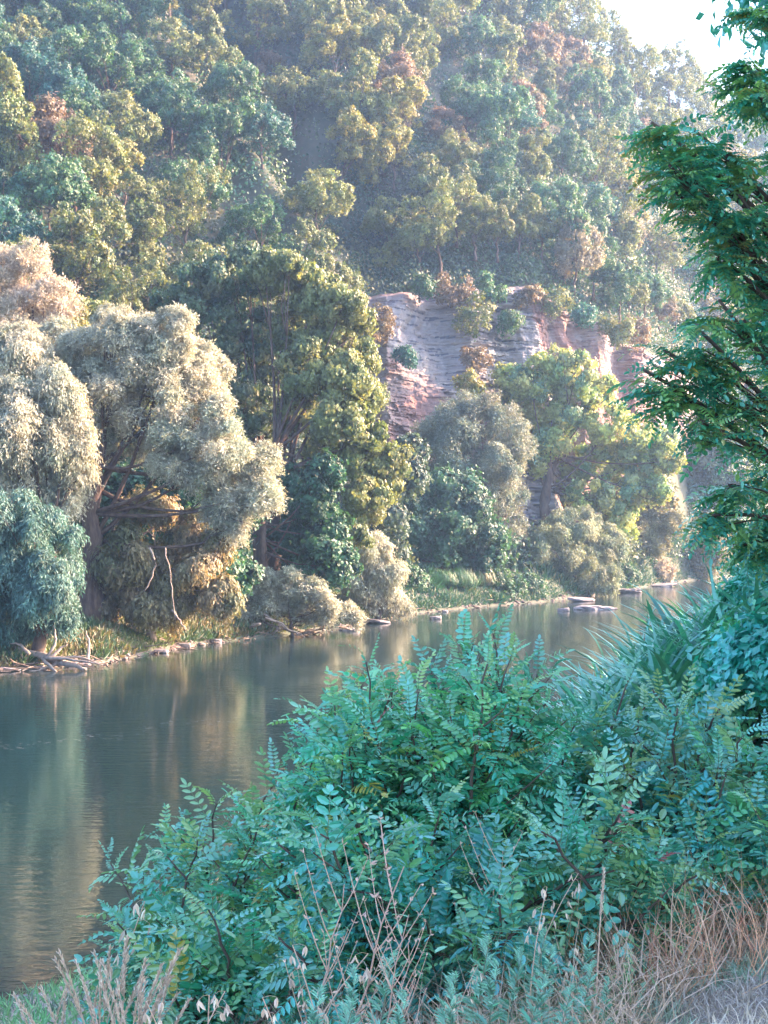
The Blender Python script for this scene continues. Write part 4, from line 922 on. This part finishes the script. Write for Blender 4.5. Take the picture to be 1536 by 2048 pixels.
# ------------------------------------------------------------------ grass, weeds and stalks of the near bank
def near_grass():
    rng = np.random.default_rng(701)
    def field(name, label, n, box, L0, L1, wd, pal, bend, cond=None, lean=.35):
        x = rng.uniform(box[0], box[1], n); y = rng.uniform(box[2], box[3], n); px = 768 + x / y * FPX
        ok = (px > -150) & (px < 1750) & (x > np.interp(y, *SXY) + .2)
        if cond is not None: ok &= cond(x, y, px)
        x, y, px = x[ok], y[ok], px[ok]; z = near_z(x, y); n = len(x)
        L = rng.uniform(L0, L1, n); T = BL.copy(); T[:, 2] *= bend
        f = rng.normal(size=(n, 3)) * lean + [0, 0, 1]
        cl = (np.floor(x * 3).astype(int) * 31 + np.floor(y * 3).astype(int) * 17) % 97
        mb = MB(); mb.scatter(T, BLF, np.stack([x, y, z - .01], -1), f, rng.normal(size=(n, 3)) * [1, 1, .2], np.stack([np.full(n, wd) * rng.uniform(.6, 1.4, n), L, L], -1), shades(rng, n, pal, cl, cv=.2))
        return tag(mb.build(name, M_grass), label, 'grass', kind='stuff')
    STRAW = [(.62, .46, .36), (.75, .58, .47), (.48, .34, .28)]; GREEN = [(.07, .30, .16), (.14, .38, .17), (.18, .36, .18)]; LAV = [(.62, .54, .52), (.26, .46, .34), (.70, .58, .54), (.40, .50, .40)]
    field('short_grass', 'short greyish pink dry turf at the bottom right corner', 80000, (.3, 3.2, 3.9, 9), .03, .10, .0055, LAV, 1.2, lambda x, y, px: (px > 1000), .8)
    field('dry_grass', 'straw-coloured dry grass tangled under the locust thicket', 34000, (-1.6, 2.6, 4.1, 8), .10, .38, .0042, STRAW, 1.8, lambda x, y, px: (px > 300) & (px < 1500 - 260 * np.clip(5.4 - y, 0, 1)), .6)
    field('green_grass', 'fresh green grass among the dry stalks of the near bank', 16000, (-1.6, 1.9, 4.0, 7), .05, .20, .008, GREEN, 1.3, lambda x, y, px: px < 1250 + 60 * np.sin(y * 9), .5)
    field('shore_grass', 'low green herbs at the water edge in the bottom left corner', 9000, (-6, -1, 8.5, 17), .06, .20, .014, GREEN + [(.10, .16, .14)], 1.0, lambda x, y, px: px < 480, .6)
    def cover():
        rng = np.random.default_rng(733); n = 60000; x = rng.uniform(-6, 24, n); y = rng.uniform(6.5, 48, n); u = x - np.interp(y, *SXY); ok = (u > .25) & (u < 13) & ~((x / y < -.09) & (y < 16)); x, y = x[ok], y[ok]; n = len(x)
        L = rng.uniform(.15, .5, n) * (1 + y / 60); T = BL.copy(); T[:, 2] *= 1.5; cl = (np.floor(x).astype(int) * 31 + np.floor(y).astype(int) * 17) % 97
        mb = MB(); mb.scatter(T, BLF, np.stack([x, y, near_z(x, y) - .02], -1), rng.normal(size=(n, 3)) * .5 + [0, 0, 1], rng.normal(size=(n, 3)) * [1, 1, .2], np.stack([L * .12, L, L], -1), shades(rng, n, [(.04, .18, .08), (.08, .24, .09), (.22, .24, .11)], cl))
        tag(mb.build('bank_herbs', M_grass), 'rough green herbs and grass covering the near bank down to the water', 'grass', kind='stuff')
    cover()
    # the tawny clump under the right-hand shrub
    x = (1370 - 768) / FPX * 5.5; root = empty('tawny_grass_clump', (x, 5.5, float(near_z(x, 5.5)))); tag(root, 'russet clump of dead grass stems under the arching locust shrub', 'grass clump')
    n = 800; a = rng.uniform(0, 6.28, n); r = .42 * rng.random(n) ** .7; P = np.stack([np.cos(a) * r, np.sin(a) * r, 0 * a], -1)
    f = np.stack([np.cos(a) * .45, np.sin(a) * .45, np.full(n, 1.)], -1) + rng.normal(size=(n, 3)) * .38; L = rng.uniform(.12, .48, n)
    mb = MB(); mb.scatter(BL, BLF, P, f, np.stack([np.cos(a), np.sin(a), .2 + 0 * a], -1), np.stack([np.full(n, .005), L, L], -1), shades(rng, n, [(.70, .36, .25), (.85, .56, .40), (.50, .22, .17)])); mb.build('stems', M_grass, root)
near_grass()

OVAL = np.array([(0, 0, 0), (.5, .3, .12), (.35, .7, .12), (0, 1, 0), (-.35, .7, .12), (-.5, .3, .12)]); OVF = np.array([[0, 1, 2, 3], [0, 3, 4, 5]])
DRY = [(.82, .62, .52), (.92, .78, .68), (.68, .50, .41)]
def oat_proto(seed, H, lean):
    rng = np.random.default_rng(seed); root = empty('dry_oat_stalk', (0, 0, 0)); tag(root, 'x', 'grass stalk', 'dry oat stalks on the near bank')
    t = np.linspace(0, 1, 12); pts = np.stack([lean * t ** 2 * H, .1 * lean * t, t * H * (1 - .12 * abs(lean) * t)], -1)
    mb = MB(); mb.tube(pts, np.linspace(.0045, .002, 12), 5, col=(1, 1, 1)); mb.C = [np.broadcast_to(np.array([.80, .58, .46]), c.shape) for c in mb.C]; 
    hd = MB(); P, Fd, S = [], [], []
    for q in np.linspace(.68, 1., 9):
        p = np.array([np.interp(q, t, pts[:, k]) for k in range(3)]); a = rng.uniform(0, 6.28); l = .05 * rng.uniform(.4, 1.2)
        e = p + np.array([math.cos(a) * l, math.sin(a) * l, l * .2 - .01]); mb.tube(np.stack([p, (p + e) / 2 + [0, 0, .008], e]), .0008, 3, col=(.8, .6, .48))
        for _ in range(2): P.append(e); Fd.append(np.array([rng.normal() * .3, rng.normal() * .3, -1.])); S.append(.045 * rng.uniform(.8, 1.3))
    P, Fd, S = np.array(P), np.array(Fd), np.array(S)
    hd.scatter(OVAL, OVF, P, Fd, rng.normal(size=P.shape), np.stack([S * .3, S, S], -1), shades(rng, len(P), DRY))
    mb.build('stem', M_grass, root); hd.build('seed_head', M_grass, root)
    return root
def spike_proto(seed, H, lean):
    rng = np.random.default_rng(seed); root = empty('dry_grass_stalk', (0, 0, 0)); tag(root, 'x', 'grass stalk', 'dry grass stalks with narrow heads on the near bank')
    t = np.linspace(0, 1, 10); pts = np.stack([lean * t ** 2 * H, .05 * t, t * H], -1)
    mb = MB(); mb.tube(pts, np.linspace(.0045, .002, 10), 5, col=(.85, .63, .50))
    n = 150; q = rng.uniform(.70, 1., n) + 0; p = np.stack([np.interp(q, t, pts[:, k]) for k in range(3)], -1); hd = MB()
    hd.scatter(OVAL, OVF, p, rng.normal(size=(n, 3)) * .25 + [lean * 1.6, 0, 1], rng.normal(size=(n, 3)), np.stack([np.full(n, .005), np.full(n, .024), np.full(n, .02)], -1), shades(rng, n, DRY))
    mb.build('stem', M_grass, root); hd.build('seed_head', M_grass, root)
    return root
def weed_proto(seed, H):
    rng = np.random.default_rng(seed); root = empty('dry_weed', (0, 0, 0)); tag(root, 'x', 'weed', 'dry branching weeds on the near bank')
    mb = MB(); pod = MB(); main = np.stack([.10 * np.linspace(0, 1, 10) ** 2 * H, 0 * np.linspace(0, 1, 10), np.linspace(0, H, 10)], -1) + rng.normal(size=(10, 3)) * .006
    mb.tube(main, np.linspace(.0045, .0015, 10), 5, col=(.74, .52, .45)); P, Fd = [], []
    for k in range(11):
        j = rng.integers(3, 9); s = main[j]; a = rng.uniform(-.6, .6) + (0 if k % 2 else math.pi); L = rng.uniform(.12, .3)
        br = s + np.stack([math.cos(a) * np.linspace(0, 1, 6) * L * .45, math.sin(a) * np.linspace(0, 1, 6) * L * .5, np.linspace(0, 1, 6) ** 1.2 * L], -1)
        mb.tube(br, np.linspace(.0022, .0009, 6), 4, col=(.80, .58, .48))
        for q in br[2:]:
            for _ in range(2): P.append(q); Fd.append(np.array([rng.normal() * .8, rng.normal() * .8, .6]))
    P, Fd = np.array(P), np.array(Fd); n = len(P); S = rng.uniform(.012, .022, n)
    pod.scatter(OVAL, OVF, P, Fd, rng.normal(size=(n, 3)), np.stack([S * .35, S, S], -1), shades(rng, n, [(.82, .60, .52), (.62, .44, .40)]))
    mb.build('stem', M_grass, root); pod.build('seed_pods', M_grass, root)
    return root
def mug_proto(seed, H):
    rng = np.random.default_rng(seed); root = empty('mugwort_plant', (0, 0, 0)); tag(root, 'x', 'herb', 'silvery mugwort plants on the near bank')
    mb = MB(); main = np.stack([.06 * np.linspace(0, 1, 8) ** 2, 0 * np.linspace(0, 1, 8), np.linspace(0, H, 8)], -1); mb.tube(main, np.linspace(.004, .0015, 8), 5, col=(.25, .30, .22))
    lf = MB(); P, Fd, S = [], [], []
    for q in np.linspace(.15, 1, 26):
        p = np.array([np.interp(q, np.linspace(0, 1, 8), main[:, k]) for k in range(3)]); a = rng.uniform(0, 6.28); up = .3 + 1.4 * q ** 2; L = rng.uniform(.06, .10) * (1.15 - .5 * q)
        d = unit(np.array([math.cos(a), math.sin(a), up]))
        sd = unit(np.cross(d, [0, 0, 1.]))
        for t, s in [(0, 0), (.35, 1), (.35, -1), (.6, 1), (.6, -1), (.15, 1), (.15, -1)]:
            P.append(p + d * L * t); Fd.append(d + sd * s * .9); S.append(L * (1 if s == 0 else .5))
    P, Fd, S = np.array(P), np.array(Fd), np.array(S); n = len(P)
    lf.scatter(OVAL, OVF, P, Fd, rng.normal(size=(n, 3)) * .4 + [0, 0, 1], np.stack([S * .2, S, S], -1), shades(rng, n, [(.22, .52, .44), (.38, .66, .60), (.12, .42, .28)]))
    mb.build('stem', M_grass, root); lf.build('leaves', M_grass, root)
    return root

def stalks():
    rng = np.random.default_rng(801)
    def run(protos, spots, kinds):
        ks = [kids_of(p) for p in protos]; used = [0] * len(protos)
        for i, (px, py, Y, lab) in enumerate(spots):
            k = kinds[i % len(kinds)] if kinds else i % len(protos)
            o = copy_tree(protos[k], ks[k]) if used[k] else protos[k]; used[k] = 1
            # px, py is where the top stands; the base is on the ground below it
            x = (px - 768) / FPX * Y; z = float(near_z(x, Y)); top = CAMZ + (HORY - py) / FPX * Y; s = (top - z) / protos[k]['h']
            o.location = (x, Y, z); o.scale = (s * rng.uniform(.85, 1.25),) * 2 + (s,); o.rotation_euler = (rng.normal() * .05, rng.normal() * .07, rng.uniform(-.6, .6) + (math.pi if lab.endswith('leaning left') else 0)); o['label'] = lab
        for p in protos: pass
    a = [oat_proto(811, .9, .12), oat_proto(812, .9, .3), oat_proto(813, .9, -.2)]
    for p in a: p['h'] = .9
    run(a, [(165, 1785, 5.9, 'tallest dry oat stalk standing alone against the river at the lower left'), (545, 1885, 4.4, 'nodding oat stalk at the foot of the thicket, left of centre'), (400, 1985, 4.2, 'short pale oat stalk at the bottom edge, left of the nodding one'),
            (455, 1975, 4.1, 'short oat stalk with big pale husks at the bottom, left of centre'), (340, 1995, 4.3, 'pale oat stalk at the bottom edge under the low locust shrub'), (665, 1895, 4.4, 'oat stalk hung with pink husks at bottom centre'),
            (1055, 1775, 4.7, 'long curving oat stalk before the tawny clump, bottom right of centre'), (1045, 1730, 5.0, 'oat stalk with drooping brush head against the dark leaves'), (600, 1990, 4.0, 'lowest oat stalk at the bottom edge, centre left'),
            (1120, 1880, 4.6, 'thin oat stalk right of the long curving one'), (880, 1930, 4.5, 'faint oat stalk between the mugworts, bottom centre'), (960, 1985, 4.2, 'short oat stalk at the bottom edge right of centre')], [0, 1, 2])
    b = [spike_proto(821, .8, .25), spike_proto(822, .8, .05), spike_proto(823, .8, -.25)]
    for p in b: p['h'] = .8
    sp = [(190, 1900, 8.4), (215, 1880, 8.3), (235, 1915, 8.2), (250, 1900, 8.0), (150, 1970, 8.3), (125, 1985, 8.2), (170, 1960, 8.2), (200, 1950, 8.0), (80, 1990, 8.6), (225, 1960, 7.8), (260, 1960, 7.6), (270, 1925, 7.8), (180, 1990, 7.9), (240, 1980, 7.7), (205, 1925, 8.1), (222, 1905, 8.2), (245, 1935, 7.9), (262, 1945, 7.7), (195, 1975, 8.0), (160, 1990, 8.1), (255, 1985, 7.5), (235, 1948, 7.9), (275, 1965, 7.5), (212, 1985, 7.9), (100, 1998, 8.4), (258, 1915, 7.8), (228, 1930, 7.9), (210, 1910, 8.1), (248, 1955, 7.8), (188, 1945, 8.0), (268, 1990, 7.6), (175, 1975, 8.1), (140, 2000, 8.2)]
    sp.sort()
    run(b, [(px, py, Y, 'pale feathery grass stalk of the clump by the river, ' + ORD[i + 1]) for i, (px, py, Y) in enumerate([(a_, b_, c_ - 2.6) for a_, b_, c_ in sp])], [0, 1, 2])
    s2 = [(1190, 1745, 4.9, 'single stiff straight straw standing before the thicket, right of centre')]
    c = [spike_proto(824, .8, .02)]; c[0]['h'] = .8; run(c, s2, [0])
    d = [weed_proto(831, .8), weed_proto(832, .8)]
    for p in d: p['h'] = .8
    run(d, [(660, 1700, 4.5, 'tallest dry branching weed before the thicket, left of centre'), (610, 1760, 4.5, 'dry branching weed left of the tallest one'), (740, 1790, 4.3, 'leaning dry branching weed right of the tallest one'),
            (800, 1880, 4.2, 'short dry branching weed at bottom centre'), (1230, 1850, 4.9, 'pinkish dry weed at the foot of the tawny clump'), (960, 1700, 5.2, 'thin dry weed against the dark leaves at the centre')], [0, 1])
    e = [mug_proto(841, .5), mug_proto(842, .5)]
    for p in e: p['h'] = .5
    ms = sorted([(745, 1915, 4.4), (700, 1960, 4.3), (950, 1880, 4.6), (970, 1930, 4.4), (1130, 1880, 4.7), (1080, 1900, 4.6), (1160, 1930, 4.5), (1030, 1960, 4.3), (860, 1950, 4.3), (900, 1985, 4.2), (1010, 1900, 4.6), (560, 1990, 4.2), (1210, 1960, 4.6), (1100, 1980, 4.3), (780, 1990, 4.1), (640, 2000, 4.1), (1280, 1970, 4.8), (1060, 1860, 4.9)])
    run(e, [(px, py, Y, 'silvery teal mugwort along the bottom of the picture, ' + ORD[i + 1]) for i, (px, py, Y) in enumerate(ms)], [0, 1])
stalks()

# ------------------------------------------------------------------ haze
def haze():
    m, nt, out = newmat('haze'); v = N(nt, 'ShaderNodeVolumePrincipled'); v.inputs['Color'].default_value = (*HAZE_COLOR, 1); v.inputs['Density'].default_value = HAZE_DENSITY; v.inputs['Anisotropy'].default_value = .5
    nt.links.new(v.outputs[0], out.inputs['Volume'])
    x0, x1, y0, y1, z0, z1 = -410, 410, -310, 610, -4.1, 100
    V = [(x, y, z) for x in (x0, x1) for y in (y0, y1) for z in (z0, z1)]
    mb = MB(); mb.add(V, [[0, 1, 3, 2], [4, 6, 7, 5], [0, 4, 5, 1], [2, 3, 7, 6], [0, 2, 6, 4], [1, 5, 7, 3]]); tag(mb.build('haze', m), 'thin bluish evening haze in the valley air', 'haze', kind='stuff')
haze()
